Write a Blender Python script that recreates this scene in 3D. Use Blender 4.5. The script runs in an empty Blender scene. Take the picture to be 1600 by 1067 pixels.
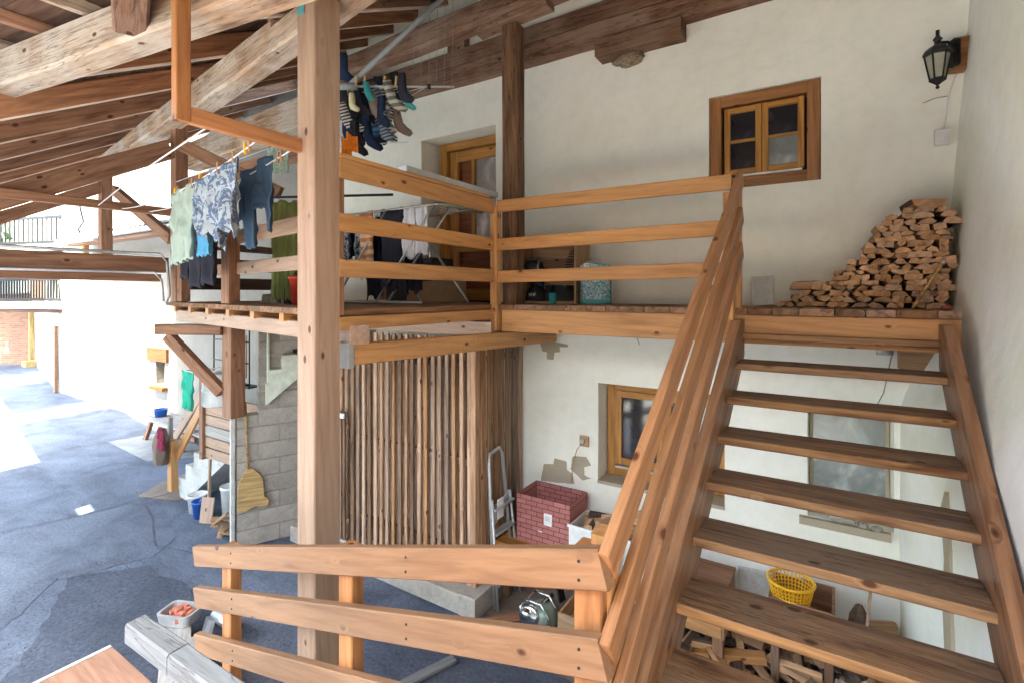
import bpy, math, random
from mathutils import Matrix, Vector, noise
R = random.Random(7)
GZ = 3.2                      # eye height above the yard; all coordinates below are relative to the eye level, x along the house wall, y towards it
sc = bpy.context.scene
# ------------------------------------------------------------------ camera, sky, sun, exposure
cd = bpy.data.cameras.new('camera'); cam = bpy.data.objects.new('camera', cd); sc.collection.objects.link(cam)
cam.location = (0, 0, GZ); cam.rotation_euler = (math.radians(90), 0, math.radians(32.5))
cd.sensor_width = 36; cd.lens = 785 / 1600 * 36; cd.shift_y = -75.5 / 1600; cd.clip_start = .05; cd.clip_end = 500
sc.camera = cam
SUN_EL, SUN_AZ = 64, 174      # azimuth: direction the light comes from, clockwise from +y
w = bpy.data.worlds.new('World'); sc.world = w; w.use_nodes = True
wn = w.node_tree.nodes; wl = w.node_tree.links
sky = wn.new('ShaderNodeTexSky'); sky.sky_type = 'NISHITA'; sky.sun_disc = False
sky.sun_elevation = math.radians(SUN_EL); sky.sun_rotation = math.radians(SUN_AZ); sky.air_density = 1.0; sky.dust_density = 3.0; sky.ozone_density = .6
wl.new(sky.outputs[0], wn['Background'].inputs[0]); wn['Background'].inputs[1].default_value = .15
sd = bpy.data.lights.new('sun', 'SUN'); sun = bpy.data.objects.new('sun', sd); sc.collection.objects.link(sun)
sd.energy = 2.0; sd.angle = math.radians(.6); sd.color = (1, .94, .85)
az = math.radians(SUN_AZ); el = math.radians(SUN_EL)
sdir = Vector((math.sin(az) * math.cos(el), math.cos(az) * math.cos(el), math.sin(el)))
sun.rotation_euler = sdir.to_track_quat('Z', 'Y').to_euler()
sc.view_settings.view_transform = 'Standard'; sc.view_settings.look = 'None'; sc.view_settings.gamma = 1
sc.view_settings.use_curve_mapping = False
sc.view_settings.exposure = 4.15
sc.view_settings.use_white_balance = True; sc.view_settings.white_balance_temperature = 6500; sc.view_settings.white_balance_tint = -1
sc.cycles.max_bounces = 10; sc.cycles.diffuse_bounces = 7; sc.cycles.use_denoising = True

# ------------------------------------------------------------------ materials
MATS = {}
def newmat(name):
    m = bpy.data.materials.new(name); m.use_nodes = True; MATS[name] = m
    nt = m.node_tree; b = nt.nodes['Principled BSDF']; b.inputs['Specular IOR Level'].default_value = .3
    return m, nt, nt.nodes, nt.links, b
def rgb(c, k=1): return (c[0] * k, c[1] * k, c[2] * k, 1)
def ramp(N, L, src, stops):
    r = N.new('ShaderNodeValToRGB'); L.new(src, r.inputs[0])
    while len(r.color_ramp.elements) < len(stops): r.color_ramp.elements.new(.5)
    for e, (p, c) in zip(r.color_ramp.elements, stops): e.position = p; e.color = c
    return r
def mixc(N, L, fac, a, b, mode='MIX'):
    m = N.new('ShaderNodeMix'); m.data_type = 'RGBA'; m.blend_type = mode
    for i, s in ((0, fac), (6, a), (7, b)):
        if hasattr(s, 'is_linked'): L.new(s, m.inputs[i])
        else: m.inputs[i].default_value = s
    return m.outputs[2]
def coords(N, L, scale=(1, 1, 1), rnd=True, kind='Object'):
    tc = N.new('ShaderNodeTexCoord'); v = tc.outputs[kind]
    if rnd:
        oi = N.new('ShaderNodeObjectInfo'); mu = N.new('ShaderNodeMath'); mu.operation = 'MULTIPLY'; mu.inputs[1].default_value = 37
        L.new(oi.outputs['Random'], mu.inputs[0])
        ad = N.new('ShaderNodeVectorMath'); ad.operation = 'ADD'; L.new(v, ad.inputs[0]); L.new(mu.outputs[0], ad.inputs[1]); v = ad.outputs[0]
    mp = N.new('ShaderNodeMapping'); mp.inputs['Scale'].default_value = scale; L.new(v, mp.inputs[0]); return mp.outputs[0]
def noisen(N, L, vec, scale, detail=4, dist=0, rough=.55):
    n = N.new('ShaderNodeTexNoise'); n.inputs['Scale'].default_value = scale; n.inputs['Detail'].default_value = detail
    n.inputs['Distortion'].default_value = dist; n.inputs['Roughness'].default_value = rough; L.new(vec, n.inputs[0]); return n.outputs[0]
def bump(N, L, b, h, s, d=.01):
    bn = N.new('ShaderNodeBump'); bn.inputs['Strength'].default_value = s; bn.inputs['Distance'].default_value = d
    L.new(h, bn.inputs['Height'])
    if b.inputs['Normal'].is_linked: L.new(b.inputs['Normal'].links[0].from_socket, bn.inputs['Normal'])
    L.new(bn.outputs[0], b.inputs['Normal'])
def wood(name, c, contrast=.5, knots=1, rough=.6, vary=.25, grey=None, bs=.25, crack=0):
    m, nt, N, L, b = newmat(name)
    v = coords(N, L, (1, 1, 1))
    mp = N.new('ShaderNodeMapping'); mp.inputs['Scale'].default_value = (.9, 11, 11); L.new(v, mp.inputs[0])
    # swirl the grain around knots
    kmp = N.new('ShaderNodeMapping'); kmp.inputs['Scale'].default_value = (5.5, 9.5, 9.5); L.new(v, kmp.inputs[0])
    vo = N.new('ShaderNodeTexVoronoi'); vo.inputs['Scale'].default_value = 1; L.new(kmp.outputs[0], vo.inputs[0])
    kd = N.new('ShaderNodeMapRange'); kd.inputs[1].default_value = .0; kd.inputs[2].default_value = .32; kd.inputs[3].default_value = 1; kd.inputs[4].default_value = 0
    ks = N.new('ShaderNodeSeparateColor'); L.new(vo.outputs['Color'], ks.inputs[0])
    gate = N.new('ShaderNodeMath'); gate.operation = 'LESS_THAN'; gate.inputs[1].default_value = .34 * knots; L.new(ks.outputs[0], gate.inputs[0])
    L.new(vo.outputs['Distance'], kd.inputs[0]); kg = N.new('ShaderNodeMath'); kg.operation = 'MULTIPLY'; L.new(kd.outputs[0], kg.inputs[0]); L.new(gate.outputs[0], kg.inputs[1])
    off = N.new('ShaderNodeVectorMath'); off.operation = 'SCALE'; off.inputs['Scale'].default_value = .6
    cmb = N.new('ShaderNodeCombineXYZ'); L.new(kg.outputs[0], cmb.inputs[1]); L.new(kg.outputs[0], cmb.inputs[2]); L.new(cmb.outputs[0], off.inputs[0])
    add = N.new('ShaderNodeVectorMath'); add.operation = 'ADD'; L.new(mp.outputs[0], add.inputs[0]); L.new(off.outputs[0], add.inputs[1])
    g1 = noisen(N, L, add.outputs[0], 1.6, 3, .6); g2 = noisen(N, L, add.outputs[0], 7, 4, .3, .65)
    wv = N.new('ShaderNodeTexWave'); wv.wave_type = 'BANDS'; wv.bands_direction = 'DIAGONAL'; wv.inputs['Scale'].default_value = .9
    wv.inputs['Distortion'].default_value = 5; wv.inputs['Detail'].default_value = 2; wv.inputs['Detail Scale'].default_value = .7; L.new(add.outputs[0], wv.inputs[0])
    k = contrast
    dark = rgb((c[0] * (1 - .55 * k), c[1] * (1 - .65 * k), c[2] * (1 - .7 * k))); lite = rgb((min(1, c[0] * (1 + .35 * k)), min(1, c[1] * (1 + .32 * k)), min(1, c[2] * (1 + .3 * k))))
    r1 = ramp(N, L, g1, [(.3, dark), (.5, rgb(c)), (.7, lite)]).outputs[0]
    r2 = ramp(N, L, g2, [(.32, (.62, .6, .58, 1)), (.6, (1, 1, 1, 1))]).outputs[0]
    col = mixc(N, L, .55 * min(1, k + .2), r1, r2, 'MULTIPLY')
    rw = ramp(N, L, wv.outputs[0], [(.0, (.74, .66, .6, 1)), (.45, (1, 1, 1, 1))]).outputs[0]
    col = mixc(N, L, .6 * min(1, k + .15), col, rw, 'MULTIPLY')
    if grey:
        lg = noisen(N, L, v, 1.7, 5, .3); rg = ramp(N, L, lg, [(.4, (0, 0, 0, 1)), (.62, (1, 1, 1, 1))]).outputs[0]
        col = mixc(N, L, rg, col, rgb(grey))
        col = mixc(N, L, .5, col, r2, 'MULTIPLY')
    if knots:
        rk = ramp(N, L, vo.outputs['Distance'], [(.11, (1, 1, 1, 1)), (.18, (0, 0, 0, 1))]).outputs[0]
        km = N.new('ShaderNodeMath'); km.operation = 'MULTIPLY'; L.new(rk, km.inputs[0]); L.new(gate.outputs[0], km.inputs[1])
        col = mixc(N, L, km.outputs[0], col, rgb((c[0] * .25, c[1] * .15, c[2] * .12)))
    if crack:
        cm = N.new('ShaderNodeMapping'); cm.inputs['Scale'].default_value = (.7, 14, 14); L.new(v, cm.inputs[0])
        cn = noisen(N, L, cm.outputs[0], 1.0, 5, .8, .6); rc = ramp(N, L, cn, [(.485, (1, 1, 1, 1)), (.5, (.25, .2, .18, 1)), (.515, (1, 1, 1, 1))]).outputs[0]
        col = mixc(N, L, crack, col, rc, 'MULTIPLY'); bump(N, L, b, rc, .5, .008)
    oi = N.new('ShaderNodeObjectInfo'); vr = N.new('ShaderNodeMapRange'); vr.inputs[3].default_value = 1 - vary; vr.inputs[4].default_value = 1 + vary
    L.new(oi.outputs['Random'], vr.inputs[0]); hs = N.new('ShaderNodeHueSaturation'); L.new(col, hs.inputs['Color']); L.new(vr.outputs[0], hs.inputs['Value'])
    sr = N.new('ShaderNodeMath'); sr.operation = 'FRACT'; m9 = N.new('ShaderNodeMath'); m9.operation = 'MULTIPLY'; m9.inputs[1].default_value = 9.7
    L.new(oi.outputs['Random'], m9.inputs[0]); L.new(m9.outputs[0], sr.inputs[0]); s2 = N.new('ShaderNodeMapRange'); s2.inputs[3].default_value = 1 - vary * .5; s2.inputs[4].default_value = 1 + vary * .4
    L.new(sr.outputs[0], s2.inputs[0]); L.new(s2.outputs[0], hs.inputs['Saturation'])
    L.new(hs.outputs[0], b.inputs['Base Color']); b.inputs['Roughness'].default_value = rough
    bump(N, L, b, g2, bs, .006)
    return m
wood('fresh_pine', (.54, .28, .11), .42, 1, .5, .07)
wood('landing_pine', (.26, .14, .072), .42, 1.2, .55, .05)  # the deck pine, darkened to offset the stronger light on the landing
wood('pale_pine', (.40, .27, .19), .32, 1, .55, .06)
wood('red_pine', (.42, .185, .07), .5, .8, .5, .08)
wood('stair_rail_wood', (.42, .20, .09), .5, .9, .5, .08)
wood('tread_top', (.22, .125, .068), 1.2, 1.4, .7, .12, grey=(.19, .125, .08), bs=.6, crack=.9)
wood('stair_stringer', (.30, .15, .075), .8, 1.2, .5, .05)
wood('stair_wood', (.31, .165, .07), 1.1, 1.2, .6, .1)
wood('aged_beam', (.20, .105, .062), .9, .4, .8, .12, grey=(.27, .17, .12), bs=.5, crack=.9)
wood('post_old', (.19, .105, .058), 1.0, .5, .75, .1, bs=.6, crack=1)
wood('bleached_beam', (.46, .31, .20), .8, .5, .8, .08, grey=(.54, .45, .37), bs=.5, crack=.8)
wood('rafter_wood', (.40, .205, .12), .8, .8, .7, .18)
wood('rafter_lit_edge', (.78, .62, .50), .5, .6, .8, .12)
wood('roof_board_wood', (.12, .068, .048), .7, .5, .85, .3)
wood('brown_timber', (.30, .155, .09), .7, .6, .65, .08)
wood('deck_edge_wood', (.27, .155, .09), .9, .8, .8, .3, bs=.5)
wood('slat_wood', (.40, .25, .155), .8, .9, .75, .5, bs=.4)
wood('slat_dark', (.32, .20, .125), .8, .8, .8, .45, bs=.4)
wood('window_wood', (.50, .245, .065), .6, .5, .4, .05)
wood('window_dark_wood', (.36, .165, .062), .6, .5, .5, .05)
wood('far_lintel', (.20, .07, .02), .6, .5, .8, .03)
wood('door_panel_wood', (.28, .10, .045), .5, .2, .4, .05)
wood('crate_wood', (.40, .25, .14), .5, .7, .7, .1)
wood('plywood', (.33, .185, .125), .6, .3, .7, .04)
wood('painted_timber', (.25, .26, .27), .4, .2, .7, .03, bs=.4, crack=.7)
wood('grey_plank', (.36, .34, .32), .5, .3, .8, .15)
wood('split_log', (.54, .33, .185), .55, .2, .85, .28, bs=.6)
wood('bark', (.11, .075, .055), 1.0, 0, .95, .3, bs=1)
wood('straw', (.52, .36, .15), .8, 0, .8, .05)

def plain(name, c, rough=.5, metal=0, var=.12, scale=12, bs=.1, c2=None, spec=None):
    m, nt, N, L, b = newmat(name); v = coords(N, L)
    n = noisen(N, L, v, scale, 5); col = ramp(N, L, n, [(.3, rgb(c, 1 - var)), (.7, rgb(c2 if c2 else c, 1 if c2 else 1 + var))]).outputs[0]
    L.new(col, b.inputs['Base Color']); b.inputs['Roughness'].default_value = rough; b.inputs['Metallic'].default_value = metal
    if bs: bump(N, L, b, n, bs, .004)
    return m
plain('steel', (.55, .56, .57), .35, .9, .08)
plain('dull_aluminium', (.50, .50, .50), .5, .6, .1)
plain('grey_plastic', (.22, .24, .25), .5)
plain('white_plastic', (.72, .72, .70), .4, bs=0)
plain('black_iron', (.02, .02, .022), .45, .3)
plain('dark_rubber', (.025, .025, .028), .7)
plain('bag_black', (.03, .032, .036), .7, bs=.6, scale=20)
plain('cord', (.62, .62, .60), .7, bs=0)
plain('red_plastic', (.55, .05, .03), .4)
plain('blue_plastic', (.03, .12, .45), .4)
plain('yellow_plastic', (.80, .42, .02), .35)
plain('cardboard', (.38, .25, .15), .85)
plain('paper', (.75, .75, .74), .7, bs=0)
plain('clay_red', (.48, .16, .10), .85, var=.35, scale=40)
plain('planter_red', (.24, .07, .05), .8)
plain('green_wash', (.62, .66, .55), .8, var=.15)
plain('tape_teal', (.10, .33, .35), .5)
plain('brass', (.6, .4, .1), .35, .8)
plain('stone', (.38, .34, .30), .9, var=.3, bs=.6)
plain('nest_mud', (.26, .20, .13), .95, var=.6, scale=60, bs=1)
plain('grit', (.10, .105, .13), .9, var=.5)
plain('lamp_glass', (.35, .34, .27), .15)
plain('engine_green', (.22, .28, .24), .35, .3)
plain('chrome', (.65, .68, .70), .15, 1, .05)
plain('candle_white', (.85, .83, .78), .6, bs=0)
def glass(name, c, rough=.08):
    m, nt, N, L, b = newmat(name); v = coords(N, L, rnd=False)
    n = noisen(N, L, v, 2.6, 4, 1.2); L.new(ramp(N, L, n, [(.32, rgb(c, .6)), (.55, rgb(c, 1.2)), (.72, rgb(c, 2.4))]).outputs[0], b.inputs['Base Color'])  # uneven tone paints blurred reflections into the pane colour
    b.inputs['Roughness'].default_value = rough; b.inputs['Specular IOR Level'].default_value = .8
glass('dark_glass', (.028, .026, .03)); glass('grey_glass', (.22, .24, .235), .2); glass('milk_glass', (.36, .32, .31), .35)

def plaster(name, c, c2, bs=.35, stain=.35, spots=False):
    m, nt, N, L, b = newmat(name); v = coords(N, L, rnd=False)
    n1 = noisen(N, L, v, .55, 5, .3); n2 = noisen(N, L, v, 9, 6, 0, .6); n3 = noisen(N, L, v, 2.4, 4)
    col = ramp(N, L, n1, [(.38, rgb(c)), (.66, rgb(c2))]).outputs[0]
    col = mixc(N, L, stain, col, ramp(N, L, n3, [(.32, (.78, .78, .72, 1)), (.6, (1, 1, 1, 1))]).outputs[0], 'MULTIPLY')
    col = mixc(N, L, .25, col, ramp(N, L, n2, [(.3, (.8, .79, .77, 1)), (.55, (1, 1, 1, 1))]).outputs[0], 'MULTIPLY')
    L.new(col, b.inputs['Base Color']); b.inputs['Roughness'].default_value = .9; b.inputs['Specular IOR Level'].default_value = .15
    bump(N, L, b, n2, bs, .01); bump(N, L, b, n3, bs, .03)
plaster('plaster', (.88, .865, .765), (.90, .89, .82), stain=.2)
plaster('plaster_side', (.90, .90, .86), (.76, .77, .58), stain=.2)
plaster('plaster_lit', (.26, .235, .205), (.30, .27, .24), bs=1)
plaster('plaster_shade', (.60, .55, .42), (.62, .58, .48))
plaster('patch_cement', (.40, .34, .25), (.48, .41, .31), bs=.5)
def blockmat(name, c):
    m, nt, N, L, b = newmat(name); v = coords(N, L)
    n1 = noisen(N, L, v, 3, 5); n2 = noisen(N, L, v, 45, 5, 0, .7); n3 = noisen(N, L, v, 8, 4, 1)
    col = ramp(N, L, n1, [(.3, rgb(c, .78)), (.7, rgb(c, 1.15))]).outputs[0]
    col = mixc(N, L, .5, col, ramp(N, L, n2, [(.3, (.6, .6, .6, 1)), (.55, (1, 1, 1, 1))]).outputs[0], 'MULTIPLY')
    col = mixc(N, L, .4, col, ramp(N, L, n3, [(.33, (.6, .58, .5, 1)), (.5, (1, 1, 1, 1))]).outputs[0], 'MULTIPLY')
    L.new(col, b.inputs['Base Color']); b.inputs['Roughness'].default_value = .95; bump(N, L, b, n2, .5, .006)
blockmat('concrete', (.40, .36, .315)); blockmat('concrete_pale', (.56, .55, .52)); blockmat('mortar', (.33, .30, .26))
def asphalt(name, c, c2, grit=55, gs=.75):
    m, nt, N, L, b = newmat(name); v = coords(N, L, rnd=False)
    n0 = noisen(N, L, v, .16, 4, .5); n1 = noisen(N, L, v, .9, 8, 1.2, .65); n2 = noisen(N, L, v, grit, 3, 0, .7)
    st = N.new('ShaderNodeMapping'); st.inputs['Scale'].default_value = (.8, 1.7, 1); st.inputs['Rotation'].default_value = (0, 0, .4); L.new(v, st.inputs[0]); n3 = noisen(N, L, st.outputs[0], 1.1, 7, .8, .62)
    col = ramp(N, L, n0, [(.35, rgb(c)), (.65, rgb(c2))]).outputs[0]
    col = mixc(N, L, .75, col, ramp(N, L, n1, [(.34, (.55, .55, .57, 1)), (.5, (.97, .97, .97, 1)), (.68, (1.25, 1.25, 1.2, 1))]).outputs[0], 'MULTIPLY')
    col = mixc(N, L, .7, col, ramp(N, L, n3, [(.33, (.6, .6, .62, 1)), (.5, (1, 1, 1, 1)), (.7, (1.3, 1.3, 1.26, 1))]).outputs[0], 'MULTIPLY')
    col = mixc(N, L, gs, col, ramp(N, L, n2, [(.3, (.5, .5, .5, 1)), (.5, (1, 1, 1, 1)), (.75, (1.5, 1.5, 1.5, 1))]).outputs[0], 'MULTIPLY')
    L.new(col, b.inputs['Base Color']); b.inputs['Roughness'].default_value = .75; b.inputs['Specular IOR Level'].default_value = .35
    bump(N, L, b, n2, .5, .006); bump(N, L, b, n1, .4, .02)
asphalt('asphalt', (.09, .106, .152), (.122, .142, .19), 30, .8); asphalt('asphalt_gravel', (.052, .06, .088), (.076, .088, .122), 26, 1.0)
asphalt('pale_gravel', (.46, .46, .44), (.52, .52, .50), 40, .3)
asphalt('concrete_ground', (.27, .27, .27), (.31, .31, .30), 60, .25); asphalt('earth', (.20, .15, .12), (.24, .19, .15), 60, .4)
asphalt('asphalt_pale', (.105, .12, .165), (.135, .155, .20), 30, .7); asphalt('asphalt_dark', (.06, .065, .095), (.07, .075, .105))
def brickmat(name, c1, c2, mo, sx, sy, ms=.02, bias=0, kind='Object', rot=(math.pi / 2, 0, 0), rough=.7, bs=.4):
    m, nt, N, L, b = newmat(name); tc = N.new('ShaderNodeTexCoord'); mp = N.new('ShaderNodeMapping'); L.new(tc.outputs[kind], mp.inputs[0])
    mp.inputs['Rotation'].default_value = rot
    bt = N.new('ShaderNodeTexBrick'); L.new(mp.outputs[0], bt.inputs[0]); bt.inputs['Color1'].default_value = rgb(c1); bt.inputs['Color2'].default_value = rgb(c2)
    bt.inputs['Mortar'].default_value = rgb(mo); bt.inputs['Scale'].default_value = 1; bt.inputs['Brick Width'].default_value = sx; bt.inputs['Row Height'].default_value = sy
    bt.inputs['Mortar Size'].default_value = ms; L.new(bt.outputs[0], b.inputs['Base Color']); b.inputs['Roughness'].default_value = rough
    if bs: bump(N, L, b, bt.outputs['Fac'], -bs, .01)
brickmat('far_brick', (.42, .17, .08), (.22, .10, .06), (.25, .18, .14), .26, .085, .012)
brickmat('brick_print', (.42, .165, .15), (.34, .125, .11), (.12, .04, .04), .13, .05, .004, rough=.85, bs=.1)
brickmat('brick_print_side', (.42, .165, .15), (.34, .125, .11), (.12, .04, .04), .13, .05, .004, rot=(math.pi / 2, 0, math.pi / 2), rough=.85, bs=.1)
def fabric(name, c, c2=None, mode='plain', k=1):
    m, nt, N, L, b = newmat(name); v = coords(N, L, rnd=False)
    c2 = c2 or c
    if mode == 'stripe':
        wv = N.new('ShaderNodeTexWave'); wv.bands_direction = 'Z'; wv.inputs['Scale'].default_value = 7 * k; wv.inputs['Distortion'].default_value = .6; L.new(v, wv.inputs[0])
        f = ramp(N, L, wv.outputs[0], [(.42, rgb(c)), (.5, rgb(c2))]).outputs[0]
    elif mode == 'print':
        n = noisen(N, L, v, 9 * k, 2, 1.5); f = ramp(N, L, n, [(.47, rgb(c)), (.5, rgb(c2)), (.62, rgb(c2)), (.66, rgb(c))]).outputs[0]
    else:
        n = noisen(N, L, v, 4, 3); f = ramp(N, L, n, [(.3, rgb(c, .85)), (.7, rgb(c2, 1.1))]).outputs[0]
    L.new(f, b.inputs['Base Color']); b.inputs['Roughness'].default_value = .95; b.inputs['Specular IOR Level'].default_value = .1
    n = noisen(N, L, v, 240, 2); bump(N, L, b, n, .3, .002); n = noisen(N, L, v, 9, 3, 1); bump(N, L, b, n, .35, .02)
fabric('cloth_sage', (.33, .40, .35)); fabric('cloth_print', (.33, .37, .41), (.10, .14, .22), 'print', 1.4); fabric('cloth_denim', (.055, .095, .15)); fabric('cloth_sky', (.10, .30, .48))
fabric('cloth_black', (.03, .03, .042)); fabric('cloth_navy', (.02, .03, .065)); fabric('cloth_olive', (.24, .27, .10)); fabric('cloth_mint', (.55, .68, .58))
fabric('cloth_green', (.06, .42, .30)); fabric('cloth_orange_stripe', (.58, .20, .07), (.62, .50, .38), 'stripe', .55); fabric('cloth_white', (.66, .68, .74)); fabric('cloth_navy_print', (.03, .04, .07), (.35, .38, .42), 'print', 3)
fabric('sock_blue', (.03, .09, .20), (.10, .25, .40), 'stripe', .9); fabric('sock_grey', (.20, .23, .27), (.05, .06, .08), 'stripe', 1.6); fabric('sock_beige', (.48, .44, .37), (.12, .14, .12), 'stripe', .8)
fabric('sock_stripe', (.55, .52, .48), (.05, .05, .07), 'stripe', 1.8); fabric('cloth_orange', (.75, .22, .03)); fabric('cloth_cream', (.62, .58, .36)); fabric('cloth_teal', (.05, .28, .28)); fabric('cloth_brown', (.20, .15, .12)); fabric('cloth_wine', (.30, .05, .10))
fabric('tin_print', (.55, .62, .62), (.10, .33, .42), 'print', 3.2)
m, nt, N, L, b = newmat('leaves'); v = coords(N, L, rnd=False); L.new(ramp(N, L, noisen(N, L, v, 2, 4), [(.3, (.03, .09, .02, 1)), (.7, (.12, .22, .06, 1))]).outputs[0], b.inputs['Base Color'])

# ------------------------------------------------------------------ builders
WM = {}
def put(o, M, parent=None):
    M = Matrix.Translation((0, 0, GZ)) @ M if M is not None else Matrix.Translation((0, 0, GZ))
    sc.collection.objects.link(o); WM[o.name] = M
    if parent:
        o.parent = parent; o.matrix_parent_inverse = WM[parent.name].inverted()
    o.matrix_basis = M
    return o
def tag(o, label, cat, group=None):
    o['label'] = label; o['category'] = cat
    if group: o['group'] = group
    return o
def struct(o): o['kind'] = 'structure'; return o
def thing(name, loc, label, cat, group=None, rz=0):
    o = bpy.data.objects.new(name, None); o.empty_display_size = .1
    put(o, Matrix.Translation(loc) @ Matrix.Rotation(rz, 4, 'Z')); return tag(o, label, cat, group)
def raw(name, vs, fs, mat, parent=None, M=None, smooth=False, mats=None, mi=None):
    me = bpy.data.meshes.new(name); me.from_pydata([tuple(v) for v in vs], [], fs)
    for mm in (mats or [mat]): me.materials.append(MATS[mm])
    if mi: me.polygons.foreach_set('material_index', mi)
    if smooth: me.polygons.foreach_set('use_smooth', [True] * len(me.polygons))
    me.validate(); me.update()
    return put(bpy.data.objects.new(name, me), M if M is not None else Matrix.Identity(4), parent)
def frame(p0, p1, up=(0, 0, 1)):
    p0, p1 = Vector(p0), Vector(p1); x = (p1 - p0).normalized(); up = Vector(up)
    if abs(x.dot(up)) > .97: up = Vector((0, 1, 0)) if abs(x.y) < .9 else Vector((1, 0, 0))
    y = up.cross(x).normalized(); z = x.cross(y)
    M = Matrix((x, y, z)).transposed().to_4x4(); M.translation = (p0 + p1) / 2
    return M, (p1 - p0).length
def beam_geo(Ln, w, h, ch=.005, seg=1, rough=0, seed=0, taper=0):
    ch = min(ch, w * .3, h * .3); a, b = w / 2, h / 2
    sec = [(-a + ch, -b), (a - ch, -b), (a, -b + ch), (a, b - ch), (a - ch, b), (-a + ch, b), (-a, b - ch), (-a, -b + ch)]
    vs, fs = [], []
    for i in range(seg + 1):
        x = -Ln / 2 + Ln * i / seg
        for j, (y, z) in enumerate(sec):
            k = 1
            if rough:
                n = noise.noise_vector(Vector((x * 1.1 + seed * 7.3, y * 6, z * 6)))
                n2 = noise.noise_vector(Vector((x * .6 + seed * 3.1, 0, 0)))
                y += (n.y + .8 * n2.y) * rough; z += (n.z + .8 * n2.z) * rough
            vs.append((x, y, z))
    for i in range(seg):
        for j in range(8):
            k = (j + 1) % 8; fs.append((i * 8 + j, i * 8 + k, (i + 1) * 8 + k, (i + 1) * 8 + j))
    fs.append(tuple(range(7, -1, -1))); fs.append(tuple(seg * 8 + j for j in range(8)))
    return vs, fs
SEED = [0]
def beam(name, p0, p1, w, h, mat, parent=None, up=(0, 0, 1), ch=.005, rough=0, seg=None):
    M, Ln = frame(p0, p1, up); SEED[0] += 1
    vs, fs = beam_geo(Ln, w, h, ch, seg or (max(2, int(Ln / .12)) if rough else 1), rough, SEED[0])
    return raw(name, vs, fs, mat, parent, M)
def box(name, lo, hi, mat, parent=None, ch=.004, rz=0):
    lo, hi = Vector(lo), Vector(hi); c = (lo + hi) / 2; s = hi - lo
    vs, fs = beam_geo(s.x, s.y, s.z, ch)
    return raw(name, vs, fs, mat, parent, Matrix.Translation(c) @ Matrix.Rotation(rz, 4, 'Z'))
def tube(name, pts, r, mat, parent=None, n=8, r2=None, M=None, cyc=False):
    pts = [Vector(p) for p in pts]; c = sum(pts, Vector()) / len(pts) if M is None else Vector()
    vs, fs = [], []
    m = len(pts)
    for i, p in enumerate(pts):
        d = (pts[min(i + 1, m - 1)] - pts[max(i - 1, 0)]) if not cyc else (pts[(i + 1) % m] - pts[i - 1])
        d.normalize(); u = Vector((0, 0, 1)) if abs(d.z) < .9 else Vector((1, 0, 0)); a = u.cross(d).normalized(); b2 = d.cross(a)
        rr = r if r2 is None else r + (r2 - r) * i / (m - 1)
        for j in range(n):
            t = 2 * math.pi * j / n; vs.append(p - c + a * math.cos(t) * rr + b2 * math.sin(t) * rr)
    for i in range(m if cyc else m - 1):
        k = (i + 1) % m
        for j in range(n): fs.append((i * n + j, i * n + (j + 1) % n, k * n + (j + 1) % n, k * n + j))
    if not cyc: fs.append(tuple(range(n - 1, -1, -1))); fs.append(tuple((m - 1) * n + j for j in range(n)))
    o = raw(name, vs, fs, mat, parent, M if M is not None else Matrix.Translation(c), True)
    return o
def lathe(name, prof, loc, mat, parent=None, n=20, rx=0, ry=0, rz=0, smooth=True, sx=1, sy=1):
    vs, fs = [], []
    for (r, z) in prof:
        for j in range(n): t = 2 * math.pi * j / n; vs.append((r * math.cos(t) * sx, r * math.sin(t) * sy, z))
    for i in range(len(prof) - 1):
        for j in range(n): fs.append((i * n + j, i * n + (j + 1) % n, (i + 1) * n + (j + 1) % n, (i + 1) * n + j))
    fs.append(tuple(range(n - 1, -1, -1))); fs.append(tuple((len(prof) - 1) * n + j for j in range(n)))
    M = Matrix.Translation(loc) @ Matrix.Rotation(rz, 4, 'Z') @ Matrix.Rotation(ry, 4, 'Y') @ Matrix.Rotation(rx, 4, 'X')
    return raw(name, vs, fs, mat, parent, M, smooth)
def prism(name, poly, y0, y1, mat, parent=None, M=None):
    """outline in x,z extruded along y"""
    n = len(poly); c = (sum(p[0] for p in poly) / n, sum(p[1] for p in poly) / n); yc = (y0 + y1) / 2
    vs = [(x - c[0], y0 - yc, z - c[1]) for x, z in poly] + [(x - c[0], y1 - yc, z - c[1]) for x, z in poly]
    fs = [tuple(range(n)), tuple(range(2 * n - 1, n - 1, -1))] + [(i, i + n, (i + 1) % n + n, (i + 1) % n) for i in range(n)]
    T = Matrix.Translation((c[0], yc, c[1])); return raw(name, vs, fs, mat, parent, (M @ T) if M is not None else T)
def sheet(name, poly, z, mat, th=.003):
    """flat polygon lying on the ground, a few mm thick"""
    pj = []
    for (p, q) in zip(poly, poly[1:] + poly[:1]):
        m_ = max(1, int(math.dist(p, q) / .08)) if mat != 'concrete_ground' else 1; pj += [(p[0] + (q[0] - p[0]) * i / m_ + R.uniform(-.022, .022), p[1] + (q[1] - p[1]) * i / m_ + R.uniform(-.022, .022)) for i in range(m_)]
    poly = pj
    n = len(poly); c = (sum(p[0] for p in poly) / n, sum(p[1] for p in poly) / n)
    vs = [(x - c[0], y - c[1], 0) for x, y in poly] + [(x - c[0], y - c[1], -th) for x, y in poly]
    fs = [tuple(range(n)), tuple(range(2 * n - 1, n - 1, -1))] + [((i + 1) % n, i, i + n, (i + 1) % n + n) for i in range(n)]
    return raw(name, vs, fs, mat, None, Matrix.Translation((c[0], c[1], z)))
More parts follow.
